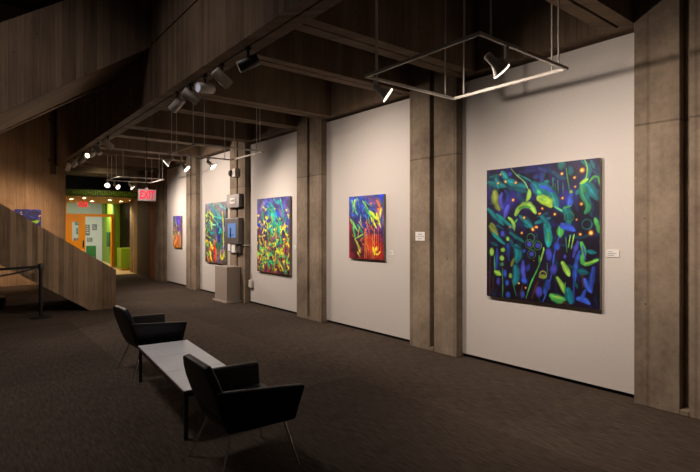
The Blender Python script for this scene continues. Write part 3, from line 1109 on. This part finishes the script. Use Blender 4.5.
# 2: blue above red
a = Art(232, 445, 120, 140, (20, 62, 165), (96, 20, 26), 5, 0.2, 60)
a.stroke([(120, 10), (220, 60), (225, 200)], 90, (92, 62, 120), .9)
a.stroke([(190, 30), (215, 90), (205, 140)], 34, (190, 100, 60), .9)
a.stroke([(5, 150), (10, 330), (6, 440)], 44, (110, 16, 34), .8)
a.stroke([(20, 260), (40, 400), (60, 440)], 60, (50, 14, 24), .9)
a.stroke([(110, 300), (200, 330), (215, 430)], 90, (150, 34, 26), .9)
a.stroke([(100, 160), (140, 230), (110, 290)], 60, (44, 40, 110), .9)
a.zone(20, (.0, .35), (.05, .6), [(30, 90, 190), (18, 50, 140), (40, 110, 200)], (20, 60), (8, 16), 70, 40, op=.7)
for x in (112, 124, 138, 150, 160, 172, 186, 198, 212):
    a.stroke([(x, 225 + (x * 7) % 60), (x + 3, 330), (x - 2, 436)], 7, [(205, 70, 30), (225, 110, 40), (180, 40, 30)][x % 3], .5)
a.zone(26, (.35, .95), (0, 1), [(190, 60, 30), (120, 20, 30), (220, 140, 50), (70, 20, 50)], (20, 60), (2.5, 5), 86, 14)
a.zone(30, (.0, .6), (0, 1), [(60, 150, 120), (20, 90, 150), (90, 170, 90), (20, 40, 100)], (25, 70), (2.5, 6), 60, 30)
for p, l, w, an, c in [((20, 25), 90, 14, 70, (90, 170, 110)), ((45, 20), 100, 12, 100, (150, 205, 130)), ((25, 70), 80, 12, 60, (60, 150, 120)),
                       ((10, 160), 110, 14, 60, (110, 190, 90)), ((30, 215), 100, 14, 80, (90, 175, 100)), ((60, 200), 90, 12, 60, (40, 130, 90)),
                       ((100, 270), 70, 10, 150, (140, 200, 80)), ((95, 35), 110, 10, 60, (120, 190, 90)), ((110, 80), 110, 16, 60, (40, 150, 110)),
                       ((140, 110), 100, 18, 50, (170, 205, 60)), ((150, 150), 90, 14, 65, (200, 210, 50)), ((185, 120), 110, 12, 75, (215, 215, 60)),
                       ((40, 300), 90, 9, 60, (190, 200, 70)), ((60, 330), 80, 9, 75, (170, 190, 60)), ((215, 90), 70, 9, 95, (225, 190, 70)),
                       ((165, 355), 60, 9, 80, (235, 200, 60)), ((190, 350), 60, 12, 110, (240, 190, 50)), ((60, 395), 40, 9, 60, (225, 200, 60))]:
    a.leaf(p, l, w * 0.8, an, c)
    a.stroke([(p[0] + 9, p[1] + 8), (p[0] + 9 + l * .5 * math.cos(math.radians(an + 12)), p[1] + 8 + l * .6)], 5, tuple(v * .7 for v in c))
a.stroke([(180, 400), (195, 415), (210, 385)], 10, (245, 205, 60))
a.stroke([(80, 140), (84, 190)], 4, (150, 170, 190)); a.stroke([(70, 180), (100, 230)], 4, (190, 190, 110)); a.stroke([(75, 220), (60, 300)], 4, (230, 200, 90))
for p in ((120, 190), (140, 215), (118, 240), (70, 350), (150, 60), (198, 100), (100, 340)):
    a.ell(p, 8, 9, 0, (230, 120, 40), .6)
painting(a, 6.235, 5.405, 1.145, 2.137, 'small painting of green leaves, blue above and red below')

# 3: yellow flowers
a = Art(176, 415, 130, 165, (70, 64, 150), (92, 40, 44), 8, 0.25, 50)
a.zone(26, (0, .42), (0, 1), [(26, 50, 170), (60, 66, 150), (40, 50, 150), (90, 86, 130)], (30, 80), (12, 26), 85, 25)
a.zone(16, (.02, .35), (.3, .8), [(16, 140, 150), (10, 110, 140), (30, 160, 130)], (30, 90), (9, 20), 75, 35)
a.zone(26, (.35, .95), (0, 1), [(110, 60, 60), (130, 70, 50), (84, 36, 60), (60, 60, 90)], (60, 130), (9, 18), 88, 12)
a.zone(40, (.1, .95), (0, 1), [(40, 140, 90), (60, 160, 70), (20, 120, 110), (110, 150, 60)], (30, 80), (4, 9), 86, 28)
a.zone(22, (.55, .9), (0, 1), [(20, 150, 110), (60, 170, 90)], (25, 60), (7, 13), 20, 60)
a.zone(18, (.45, .95), (0, 1), [(170, 90, 60), (190, 110, 70), (120, 30, 40)], (40, 90), (3, 6), 88, 8)
a.hearts(66, (.12, .95), (.02, .98), [(226, 206, 34), (206, 196, 40), (238, 220, 64), (170, 185, 50)], (4, 10))
a.zone(26, (.25, .95), (0, 1), [(50, 160, 100), (30, 140, 110), (80, 170, 80), (120, 60, 60), (60, 50, 100)], (20, 50), (4, 8), 88, 22)
a.hearts(24, (.1, .9), (.02, .98), [(236, 218, 50)], (4, 8))
a.zone(16, (.3, .9), (0, 1), [(230, 210, 40), (240, 190, 40)], (20, 50), (4, 8), 85, 25)
painting(a, 9.380, 8.075, 0.730, 2.254, 'tall painting crowded with yellow flowers over blue and maroon')

# 4: teal swirls
a = Art(130, 385, 110, 150, (86, 92, 100), (90, 70, 70), 12, 0.2, 50)
a.zone(20, (0, .6), (0, 1), [(80, 84, 110), (40, 70, 96), (94, 80, 110), (20, 80, 100)], (30, 70), (10, 20), 80, 30)
a.stroke([(30, 10), (60, 70), (95, 130), (90, 230), (95, 270)], 26, (16, 100, 120), .5)
a.stroke([(95, 130), (85, 190), (90, 250)], 22, (16, 36, 96), .5)
a.zone(26, (0, .5), (.1, .95), [(20, 140, 140), (40, 165, 150), (90, 190, 170), (10, 110, 120)], (30, 80), (4, 11), 50, 45, .5)
a.zone(18, (.45, .95), (0, 1), [(30, 120, 90), (40, 110, 60), (20, 90, 90)], (30, 60), (5, 12), 85, 30)
a.zone(20, (.1, .9), (0, .35), [(190, 205, 40), (150, 190, 50), (110, 170, 60)], (16, 40), (5, 9), 70, 45)
a.zone(18, (.58, .95), (0, .5), [(235, 190, 30), (225, 120, 40), (210, 70, 40), (240, 210, 50)], (18, 50), (6, 11), 80, 30)
a.stroke([(64, 270), (68, 380)], 11, (200, 50, 50), .5)
a.stroke([(70, 290), (72, 370)], 4, (235, 140, 90), .5)
a.stroke([(108, 60), (118, 150), (112, 250), (122, 340)], 6, (190, 198, 40), .4)
a.stroke([(100, 300), (96, 340), (110, 365), (118, 320), (106, 300)], 8, (225, 205, 30), .4)
a.stroke([(118, 100), (124, 220)], 7, (20, 24, 60), .4)
a.zone(10, (.3, .9), (.5, 1), [(40, 40, 120), (110, 90, 150), (20, 130, 130)], (20, 60), (4, 9), 88, 14)
painting(a, 12.20, 10.95, 0.785, 2.279, 'tall painting of teal swirls with yellow and orange lower edge')

# 5: narrow far one
a = Art(64, 92, 60, 90, (60, 50, 130), (205, 120, 50), 21, 0.2, 20)
a.zone(10, (0, .4), (.5, 1), [(60, 44, 170), (90, 60, 190), (50, 40, 120)], (10, 24), (7, 12), 80, 30)
a.zone(14, (0, .6), (0, .5), [(70, 130, 60), (40, 80, 60), (120, 160, 70)], (8, 20), (3, 6), 70, 50)
a.zone(18, (.55, 1), (0, 1), [(220, 130, 50), (230, 160, 70), (190, 90, 50)], (8, 24), (3, 6), 85, 25)
a.hearts(16, (.25, .75), (.1, .9), [(225, 200, 90), (60, 60, 140), (150, 190, 90)], (2, 4))
painting(a, 14.64, 14.00, 1.09, 2.01, 'smallest farthest painting, purple top and orange bottom')

# 6: blue one behind the stair
a = Art(70, 85, 70, 85, (24, 30, 130), (20, 24, 90), 31, 0.3, 20)
a.zone(20, (0, .8), (0, 1), [(30, 60, 190), (20, 20, 90), (50, 60, 200)], (8, 20), (3, 7), 20, 50)
a.leaf((40, 42), 28, 7, -20, (150, 210, 60), (90, 170, 90))
a.zone(10, (.0, .5), (0, 1), [(200, 180, 150), (230, 170, 90), (120, 130, 200)], (2, 4), (2, 4), 0, 60)
painting(a, 1.22, 1.86, 1.36, 2.20, 'blue painting on the far wall partly hidden by the stair parapet', face='y', plane=16.95, boost=0.8)

# ------------------------------------------------------------------ labels beside the paintings
for (y0, y1, z0, z1, lb) in [(2.205, 2.085, 1.335, 1.405, 'white caption card right of the largest dark blue painting'),
                             (5.335, 5.235, 1.23, 1.30, 'white caption card right of the small red and blue painting'),
                             (8.01, 7.90, 1.235, 1.31, 'white caption card right of the yellow flower painting'),
                             (13.96, 13.84, 1.02, 1.10, 'white caption card right of the narrow farthest painting')]:
    q = MB().box(XP - 0.008, XP, y1, y0, z0, z1)
    for k, (f0, f1) in enumerate(((0.08, 0.5), (0.08, 0.75), (0.08, 0.6))):
        zz = z1 - (k + 1) * (z1 - z0) / 4
        q.box(XP - 0.0086, XP - 0.008, y0 - (y0 - y1) * f1, y0 - (y0 - y1) * f0, zz - 0.002, zz + 0.002, 1)
    tag(q.build('caption_card', [M['card'], M['kiosk']]), lb, 'label card', 'caption cards beside the paintings')
t = thing('notice_card', 'white notice with three lines of text on the concrete column', 'sign', (XC - 0.004, 4.595, 1.515), -PI / 2)
MB().box(-0.085, 0.085, -0.004, 0.004, -0.06, 0.06).build('card', M['card'], t, bevel=0.002)
text_mesh('lettering', 'PLEASE', 0.024, M['ink'], t, (0, -0.0045, 0.026), (PI / 2, 0, 0), 0.0003)
text_mesh('lettering', 'DO NOT TOUCH', 0.018, M['ink'], t, (0, -0.0045, -0.002), (PI / 2, 0, 0), 0.0003)
text_mesh('lettering', 'artwork', 0.020, M['ink'], t, (0, -0.0045, -0.030), (PI / 2, 0, 0), 0.0003)

# ------------------------------------------------------------------ kiosk cluster on the fourth column
yc = 10.22
t = thing('wall_plaque', 'grey metal plaque above the wall-mounted touch screen', 'plaque', (XC, yc, 2.25), -PI / 2)
MB().box(-0.33, 0.33, -0.10, 0, -0.15, 0.15).build('plate', M['kiosk'], t, bevel=0.008)
MB().box(-0.13, 0.13, -0.106, -0.10, -0.06, 0.06).build('emblem', M['lamp_grey'], t)
MB().box(-0.09, 0.09, -0.109, -0.106, -0.02, 0.03).build('emblem', M['kiosk'], t)
t = thing('touch_screen', 'grey wall-mounted screen glowing blue on the concrete column', 'screen', (XC, yc, 1.29), -PI / 2)
MB().box(-0.34, 0.34, -0.12, 0, 0, 0.58).build('housing', M['kiosk'], t, bevel=0.012)
s = MB().box(-0.20, 0.20, -0.124, -0.12, 0.14, 0.46)
s = s.build('display', M['screen'], t)
MB().box(-0.09, -0.02, -0.1255, -0.124, 0.15, 0.36).box(-0.10, -0.01, -0.1255, -0.124, 0.15, 0.22).box(0.02, 0.10, -0.1255, -0.124, 0.19, 0.21).build('picture', M['screen_dark'], s)
t = thing('brochure_holder', 'small grey holder with white leaflets under the blue screen', 'leaflet holder', (XC, yc, 1.10), -PI / 2)
MB().box(-0.30, 0.30, -0.07, 0, 0, 0.14).build('box', M['kiosk'], t, bevel=0.006)
MB().box(-0.02, 0.16, -0.12, -0.07, 0.0, 0.17).build('leaflets', M['card'], t, bevel=0.004)
MB().box(-0.26, -0.12, -0.10, -0.07, 0.02, 0.17).build('handset', M['card'], t, bevel=0.01)
t = thing('security_camera', 'white dome security camera high on the column above the plaque', 'camera', (XC, 10.25, 2.88), -PI / 2)
MB().box(0.0, 0.18, -0.11, 0, -0.09, 0.09).build('housing', M['rail'], t, bevel=0.01)
q = Matrix.Translation((-0.03, -0.10, -0.01)) @ Matrix.Rotation(PI / 2, 4, 'X')
MB().lathe([(0.075, -0.10), (0.085, -0.04), (0.08, 0.0), (0.06, 0.045), (0.03, 0.065), (0.0, 0.07)], 20, mtx=q).build('dome', M['black'], t, smooth=True)
t = thing('conduit', 'thin vertical conduit running up the column behind the screens', 'conduit', (XC, 10.19, 0.3), 0)
MB().tube((0.07, 0.0, 0), (0.07, 0.0, 3.2), 0.014, seg=8).build('pipe', M['rail'], t, smooth=True)
MB().tube((-0.012, 0, 0.965), (-0.012, -0.395, 0.965), 0.011, seg=8).tube((-0.012, -0.395, 0.965), (0.11, -0.395, 0.965), 0.011, seg=8).build('branch_pipe', M['rail'], t, smooth=True)
t = thing('junction_box', 'small white junction box low on the panel beside the column', 'box', (XP, 9.70, 0.35), -PI / 2)
MB().box(-0.07, 0.07, -0.06, 0, 0, 0.16).build('case', M['rail'], t, bevel=0.008)
MB().tube((0, -0.02, 0.16), (0, -0.02, 0.30), 0.01, seg=8).build('conduit_stub', M['rail'], t)

t = thing('pedestal', 'square taupe display pedestal in front of the column with the screens', 'pedestal', (4.69, 10.33, 0))
MB().box(-0.15, 0.17, -0.32, 0.32, 0.04, 0.79).build('body', M['pedestal'], t, bevel=0.004, segs=1)
MB().box(-0.19, 0.175, -0.36, 0.36, 0, 0.04).build('base', M['pedestal'], t, bevel=0.004, segs=1)

# ------------------------------------------------------------------ hanging exit sign
t = thing('exit_sign', 'EXIT sign on a black rod hanging from the ceiling joist', 'exit sign', (2.77, 9.68, 2.26), 0, 'exit signs')
MB().box(-0.165, 0.165, -0.03, 0.03, -0.11, 0.11).build('case', M['exit_case'], t, bevel=0.006)
MB().box(-0.15, 0.15, -0.033, -0.03, -0.095, 0.095).build('face', M['exit_face'], t)
text_mesh('lettering', 'EXIT', 0.21, M['exit_red'], t, (0, -0.036, -0.002), (PI / 2, 0, 0), 0.002, sx=0.62, bold=0.008)
MB().tube((0, 0, 0.13), (0, 0, 1.25), 0.008, seg=8).tube((0, 0, 1.235), (0, 0, 1.25), 0.04, seg=12).build('rod', M['black'], t)
MB().tube((0, 0, 0.11), (0, 0, 0.14), 0.03, seg=12).build('mount', M['rail'], t)

# ------------------------------------------------------------------ hanging lighting frames
def light_frame(x0, x1, y0, y1, label):
    t = thing('hanging_light_frame', label, 'lighting frame', (x0, y0, 2.95), 0, 'square lighting frames hung from the ceiling')
    w, d = x1 - x0, y1 - y0
    h = 0.012
    MB().box(-h, w + h, -h, h, -0.013, 0.013).build('rail', M['rail'], t, bevel=0.003, segs=1)
    MB().box(-h, w + h, d - h, d + h, -0.013, 0.013).build('rail', M['rail'], t, bevel=0.003, segs=1)
    MB().box(-h, h, h, d - h, -0.013, 0.013).build('rail', M['rail'], t, bevel=0.003, segs=1)
    MB().box(w - h, w + h, h, d - h, -0.013, 0.013).build('rail', M['rail'], t, bevel=0.003, segs=1)
    k = 0.13
    for (x, y) in ((k, 0), (w - k, 0), (k, d), (w - k, d), (0, k), (w, k), (0, d - k), (w, d - k)):
        MB().tube((x, y, 0.01), (x, y, 1.448), 0.007, seg=8).build('hanger_rod', M['rail'], t)
    return t


light_frame(2.79, 3.97, 2.08, 3.28, 'nearest square frame, in front of the largest painting')
light_frame(2.90, 4.08, 7.52, 8.80, 'middle square frame, in front of the yellow flower painting')
light_frame(3.10, 4.25, 13.30, 14.50, 'farthest square frame, beyond the hanging EXIT sign')


def spot(parent, loc, energy, color, angle=150, blend=1.0, size=0.04):
    d = bpy.data.lights.new('lamp_light', 'SPOT')
    d.energy = energy
    d.color = color
    d.spot_size = math.radians(angle)
    d.spot_blend = blend
    d.shadow_soft_size = size
    o = bpy.data.objects.new('lamp_light', d)
    C.objects.link(o)
    o.parent = parent
    o.location = loc
    return o


# directions for lamps: r = screen right, u = up, f = away from the viewer
sn, cs = math.sin(math.radians(38.5)), math.cos(math.radians(38.5))
D = lambda r, u, f: (r * cs + f * sn, -r * sn + f * cs, u)


def cone_lamp(loc, aim, drop, label, energy=30, color=WARM, angle=148, shift=None):
    """bell-shaped spotlight on a short stem below a frame rail; loc is on the rail, aim is a point"""
    t = thing('bell_spotlight', label, 'spotlight', loc, 0, 'bell spotlights on the hanging frames')
    MB().box(-0.018, 0.018, -0.012, 0.012, -drop, -0.0135).build('stem', M['rail'], t, bevel=0.002, segs=1)
    piv = Vector((0, 0, -drop))
    if shift is not None:
        # short arm from the foot of the stem out to the head
        piv2 = piv + Vector(shift)
        MB().tube(piv + Vector((0, 0, 0.03)), piv2, 0.006, seg=8).build('arm', M['rail'], t, smooth=True)
        piv = piv2
    dirv = Vector(aim).normalized() if aim[2] < 0 else (Vector(aim) - (Vector(loc) + piv)).normalized()
    q = dirv.to_track_quat('-Z', 'Y')
    head_loc = piv + dirv * 0.03
    prof = [(0.0, 0.06), (0.022, 0.06), (0.031, 0.05), (0.031, -0.005), (0.030, -0.025), (0.038, -0.05), (0.054, -0.078), (0.068, -0.095),
            (0.068, -0.100), (0.060, -0.096), (0.046, -0.076), (0.03, -0.04), (0.0, -0.04)]
    o = MB().lathe(prof, 28).build('lamp_head', M['lamp_white'], t, smooth=True)
    o.location = head_loc
    o.rotation_mode = 'QUATERNION'
    o.rotation_quaternion = q
    MB().lathe([(0.066, -0.1005), (0.069, -0.103), (0.069, -0.110), (0.065, -0.112)], 28).build('glass_rim', M['rim_glow'], o, smooth=True)
    MB().lathe([(0.0, -0.055), (0.03, -0.06), (0.050, -0.088), (0.0, -0.096)], 24).build('bulb', M['glow'], o, smooth=True)
    spot(o, (0, 0, -0.125), energy, color, angle)
    return t


def can_lamp(loc, dirv, label, lit=None, shell='lamp_grey', energy=0, color=WARM, angle=110):
    """cylindrical spotlight on a bracket below the soffit track; dirv is the direction it faces"""
    t = thing('cylinder_spotlight', label, 'spotlight', loc, 0, 'cylinder spotlights under the balcony edge')
    MB().box(-0.02, 0.02, -0.03, 0.03, -0.04, 0).box(-0.012, 0.012, -0.012, 0.012, -0.12, -0.03).build('bracket', M['black'], t, bevel=0.003, segs=1)
    dirv = Vector(dirv).normalized()
    q = dirv.to_track_quat('-Z', 'Y')
    prof = [(0.0, 0.115), (0.055, 0.115), (0.062, 0.105), (0.062, -0.105), (0.058, -0.112), (0.054, -0.112), (0.054, -0.085), (0.0, -0.085)]
    o = MB().lathe(prof, 28).build('lamp_housing', M[shell], t, smooth=True)
    o.location = Vector((0, 0, -0.17))
    o.rotation_mode = 'QUATERNION'
    o.rotation_quaternion = q
    mm = {'white': 'glow', 'warm': 'glow_warm', 'dim': 'glass_dim', None: 'glass_off'}[lit]
    MB().lathe([(0.0, -0.106), (0.053, -0.100), (0.053, -0.09), (0.0, -0.09)], 24).build('lens', M[mm], o, smooth=True)
    if energy:
        spot(o, (0, 0, -0.13), energy, color, angle)
    return t


# bell lamps
cone_lamp((2.90, 3.28, 2.95), D(.78, -.54, .04), 0.07, 'bell spotlight at the left corner of the nearest frame', 175)
cone_lamp((3.11, 2.08, 2.95), D(.62, -.62, .14), 0.15, 'bell spotlight on a drop stem inside the nearest frame', 115, shift=D(-.125, .055, 0))
cone_lamp((2.95, 8.80, 2.95), D(-.72, -.62, -.15), 0.08, 'bell spotlight at the left corner of the middle frame, facing left', 50)
cone_lamp((3.12, 8.80, 2.95), D(.74, -.66, .02), 0.16, 'lowest bell spotlight near the left corner of the middle frame', 88)
cone_lamp((3.62, 8.80, 2.95), D(.72, -.68, .05), 0.08, 'bell spotlight midway along the middle frame', 110)
cone_lamp((3.10, 14.35, 2.95), (2.2, 11.5, 0.6), 0.08, 'leftmost glaring bell spotlight on the farthest frame', 47)
cone_lamp((3.30, 14.50, 2.95), (4.9, 12.3, 1.5), 0.12, 'glaring bell spotlight second from left on the farthest frame', 230)
cone_lamp((3.68, 14.50, 2.95), (4.94, 14.2, 1.5), 0.08, 'bell spotlight midway along the farthest frame', 90)

# cylinder lamps under the balcony edge; r = screen right, u = up, f = away from the viewer
sn, cs = math.sin(math.radians(38.5)), math.cos(math.radians(38.5))
D = lambda r, u, f: (r * cs + f * sn, -r * sn + f * cs, u)
can_lamp((2.35, 4.66, 3.51), D(-.85, -.42, -.12), 'black cylinder spotlight nearest the camera', 'warm', 'black', 10)
can_lamp((2.35, 5.31, 3.51), D(.62, -.58, .50), 'grey cylinder spotlight just left of the black one', 'white', energy=330, angle=95)
can_lamp((2.35, 5.81, 3.51), D(-.58, -.16, -.8), 'grey cylinder spotlight with its pale round lens showing', 'dim')
can_lamp((2.35, 6.28, 3.51), D(.76, -.52, .42), 'grey cylinder spotlight tipped down right, fourth from the black one', 'white', energy=50)
can_lamp((2.35, 6.80, 3.51), D(-.75, -.62, .3), 'grey cylinder spotlight tipped down left, fifth from the black one', None, energy=130, angle=100)
can_lamp((2.35, 10.86, 3.51), (2.59, 0.35, -1.9), 'dark cylinder spotlight alone midway along the balcony edge', 'white', energy=420, angle=115)
can_lamp((2.35, 11.8, 3.51), D(.5, -.6, -.15), 'cylinder spotlight just right of the yellow glowing one', None)
can_lamp((2.35, 12.6, 3.51), D(-.12, -.32, -.9), 'cylinder spotlight glowing yellow over the stair', 'warm', energy=30, color=WARMER, angle=120)
can_lamp((2.35, 13.5, 3.51), (-1.9, 3.4, -2.1), 'dark cylinder spotlight just left of the yellow glowing one', 'warm', energy=330, color=(1.0, 0.70, 0.46), angle=70)
can_lamp((2.35, 14.5, 3.51), (-1.3, 2.45, -2.0), 'cylinder spotlight second from the far end', 'warm', energy=250, angle=72, color=(1.0, 0.70, 0.46))
can_lamp((2.35, 15.5, 3.51), D(-.5, -.7, .35), 'farthest cylinder spotlight at the corner by the wall', 'warm', energy=10, color=WARMER)
# ------------------------------------------------------------------ seating
def armchair(loc, rotz, label):
    t = thing('armchair', label, 'chair', loc, rotz, 'black leather armchairs')
    # seat pan and cushion
    MB().hexa([(-.20, -.215, .30), (.26, -.25, .315), (.26, .25, .315), (-.20, .215, .30)],
              [(-.26, -.235, .40), (.275, -.275, .43), (.275, .275, .43), (-.26, .235, .40)]).build('seat', M['leather'], t, bevel=0.03, smooth=True, segs=3)
    # back: leans away, narrows to the top
    prof = [(.30, -.205, .225), (.44, -.265, .255), (.59, -.315, .275), (.67, -.34, .25), (.742, -.362, .20)]
    th = .055
    vs, fs = [], []
    for z, x, hw in prof:
        vs += [(x, -hw, z), (x + th, -hw, z + .012), (x + th, hw, z + .012), (x, hw, z)]
    n = len(prof)
    fs.append((3, 2, 1, 0))
    for k in range(n - 1):
        for i in range(4):
            j = (i + 1) % 4
            fs.append((k * 4 + i, k * 4 + j, k * 4 + 4 + j, k * 4 + 4 + i))
    fs.append(tuple(range((n - 1) * 4, n * 4)))
    MB().add(vs, fs).build('backrest', M['leather'], t, bevel=0.018, smooth=True, segs=3)
    for s in (-1, 1):
        b0 = [(-.205, .19 * s, .30), (.255, .235 * s, .315), (.255, .28 * s, .315), (-.205, .235 * s, .30)]
        t0 = [(-.31, .235 * s, .60), (.275, .318 * s, .572), (.275, .38 * s, .572), (-.31, .292 * s, .60)]
        if s < 0:
            b0 = [b0[3], b0[2], b0[1], b0[0]]
            t0 = [t0[3], t0[2], t0[1], t0[0]]
        MB().hexa(b0, t0).build('armrest', M['leather'], t, bevel=0.026, smooth=True, segs=4)
    for sx, fx in ((-.17, -.285), (.20, .275)):
        for s in (-1, 1):
            MB().tube((sx, 0.19 * s, .32), (fx, .285 * s, 0.0), .0085, .0075, seg=10).build('leg', M['chrome'], t, smooth=True)
    return t


a1 = armchair((1.54, 3.12, 0), math.radians(-2), 'black leather armchair with chrome legs, nearer one beside the low table')
a2 = copy_tree(a1)
a2.location = (1.71, 5.80, 0)
a2.rotation_euler = (0, 0, math.radians(2))
a2['label'] = 'black leather armchair with chrome legs, farther one beyond the low table'

t = thing('coffee_table', 'long low table with white top on black legs between the armchairs', 'table', (1.651, 4.54, 0), -math.radians(4.6))
for k in range(3):
    y0 = -0.875 + k * 0.5833
    MB().box(-0.255, 0.255, y0 + 0.003, y0 + 0.5803, 0.355, 0.380).build('tabletop_tile', M['table_white'], t, bevel=0.002, segs=1)
MB().box(-0.260, 0.260, -0.880, -0.8755, 0.352, 0.376).box(-0.260, 0.260, 0.8755, 0.880, 0.352, 0.376) \
    .box(-0.260, -0.2555, -0.8755, 0.8755, 0.352, 0.376).box(0.2555, 0.260, -0.8755, 0.8755, 0.352, 0.376).build('edge_band', M['table_edge'], t)
MB().box(-0.25, 0.25, -0.87, 0.87, 0.330, 0.354).build('frame', M['black'], t)
for sx in (-0.235, 0.235):
    for sy in (-0.855, 0.855):
        MB().box(sx - 0.014, sx + 0.014, sy - 0.014, sy + 0.014, 0, 0.331).build('leg', M['black'], t)

# ------------------------------------------------------------------ rope barrier and case under the stair
t = thing('belt_barrier_post', 'black belt barrier post standing before the stair parapet', 'barrier post', (1.15, 10.52, 0))
MB().lathe([(0.17, 0), (0.175, 0.012), (0.165, 0.022), (0.06, 0.034), (0.035, 0.045), (0.0, 0.045)], 32).build('base', M['black'], t, smooth=True)
MB().tube((0, 0, 0.035), (0, 0, 0.90), 0.032, seg=20).build('pole', M['black'], t, smooth=True)
MB().lathe([(0.034, 0.87), (0.046, 0.88), (0.046, 0.97), (0.034, 0.985), (0.0, 0.99)], 20).build('belt_head', M['black'], t, smooth=True)


def belt(parent, p0, p1, sag, h=0.045):
    vs, fs = [], []
    n = 14
    for i in range(n + 1):
        f = i / n
        p = Vector(p0).lerp(Vector(p1), f)
        p.z -= sag * 4 * f * (1 - f)
        vs += [(p.x, p.y - .001, p.z - h / 2), (p.x, p.y - .001, p.z + h / 2), (p.x, p.y + .001, p.z + h / 2), (p.x, p.y + .001, p.z - h / 2)]
    for i in range(n):
        for k in range(4):
            j = (k + 1) % 4
            fs.append((i * 4 + k, i * 4 + j, i * 4 + 4 + j, i * 4 + 4 + k))
    fs += [(3, 2, 1, 0), (n * 4, n * 4 + 1, n * 4 + 2, n * 4 + 3)]
    return MB().add(vs, fs).build('belt', M['belt'], parent)


belt(t, (-0.04, 0, 0.935), (-1.75, 0.15, 0.935), 0.03)
belt(t, (-0.03, -0.03, 0.93), (-1.55, -1.25, 0.93), 0.10, 0.03)

t = thing('equipment_case', 'low black case on the floor under the stair', 'case', (0.45, 12.2, 0))
MB().box(-0.33, 0.26, -0.2, 0.2, 0.05, 0.19).build('body', M['black'], t, bevel=0.02)
MB().box(-0.34, 0.27, -0.21, 0.21, 0.19, 0.25).build('lid', M['black'], t, bevel=0.02)
MB().tube((0.28, -0.06, 0.15), (0.28, 0.06, 0.15), 0.012, seg=8).build('handle', M['black'], t)
for sx in (-0.27, 0.2):
    for sy in (-0.15, 0.15):
        MB().tube((sx, sy - .02, 0.027), (sx, sy + .02, 0.027), 0.027, seg=14).build('caster', M['black'], t)
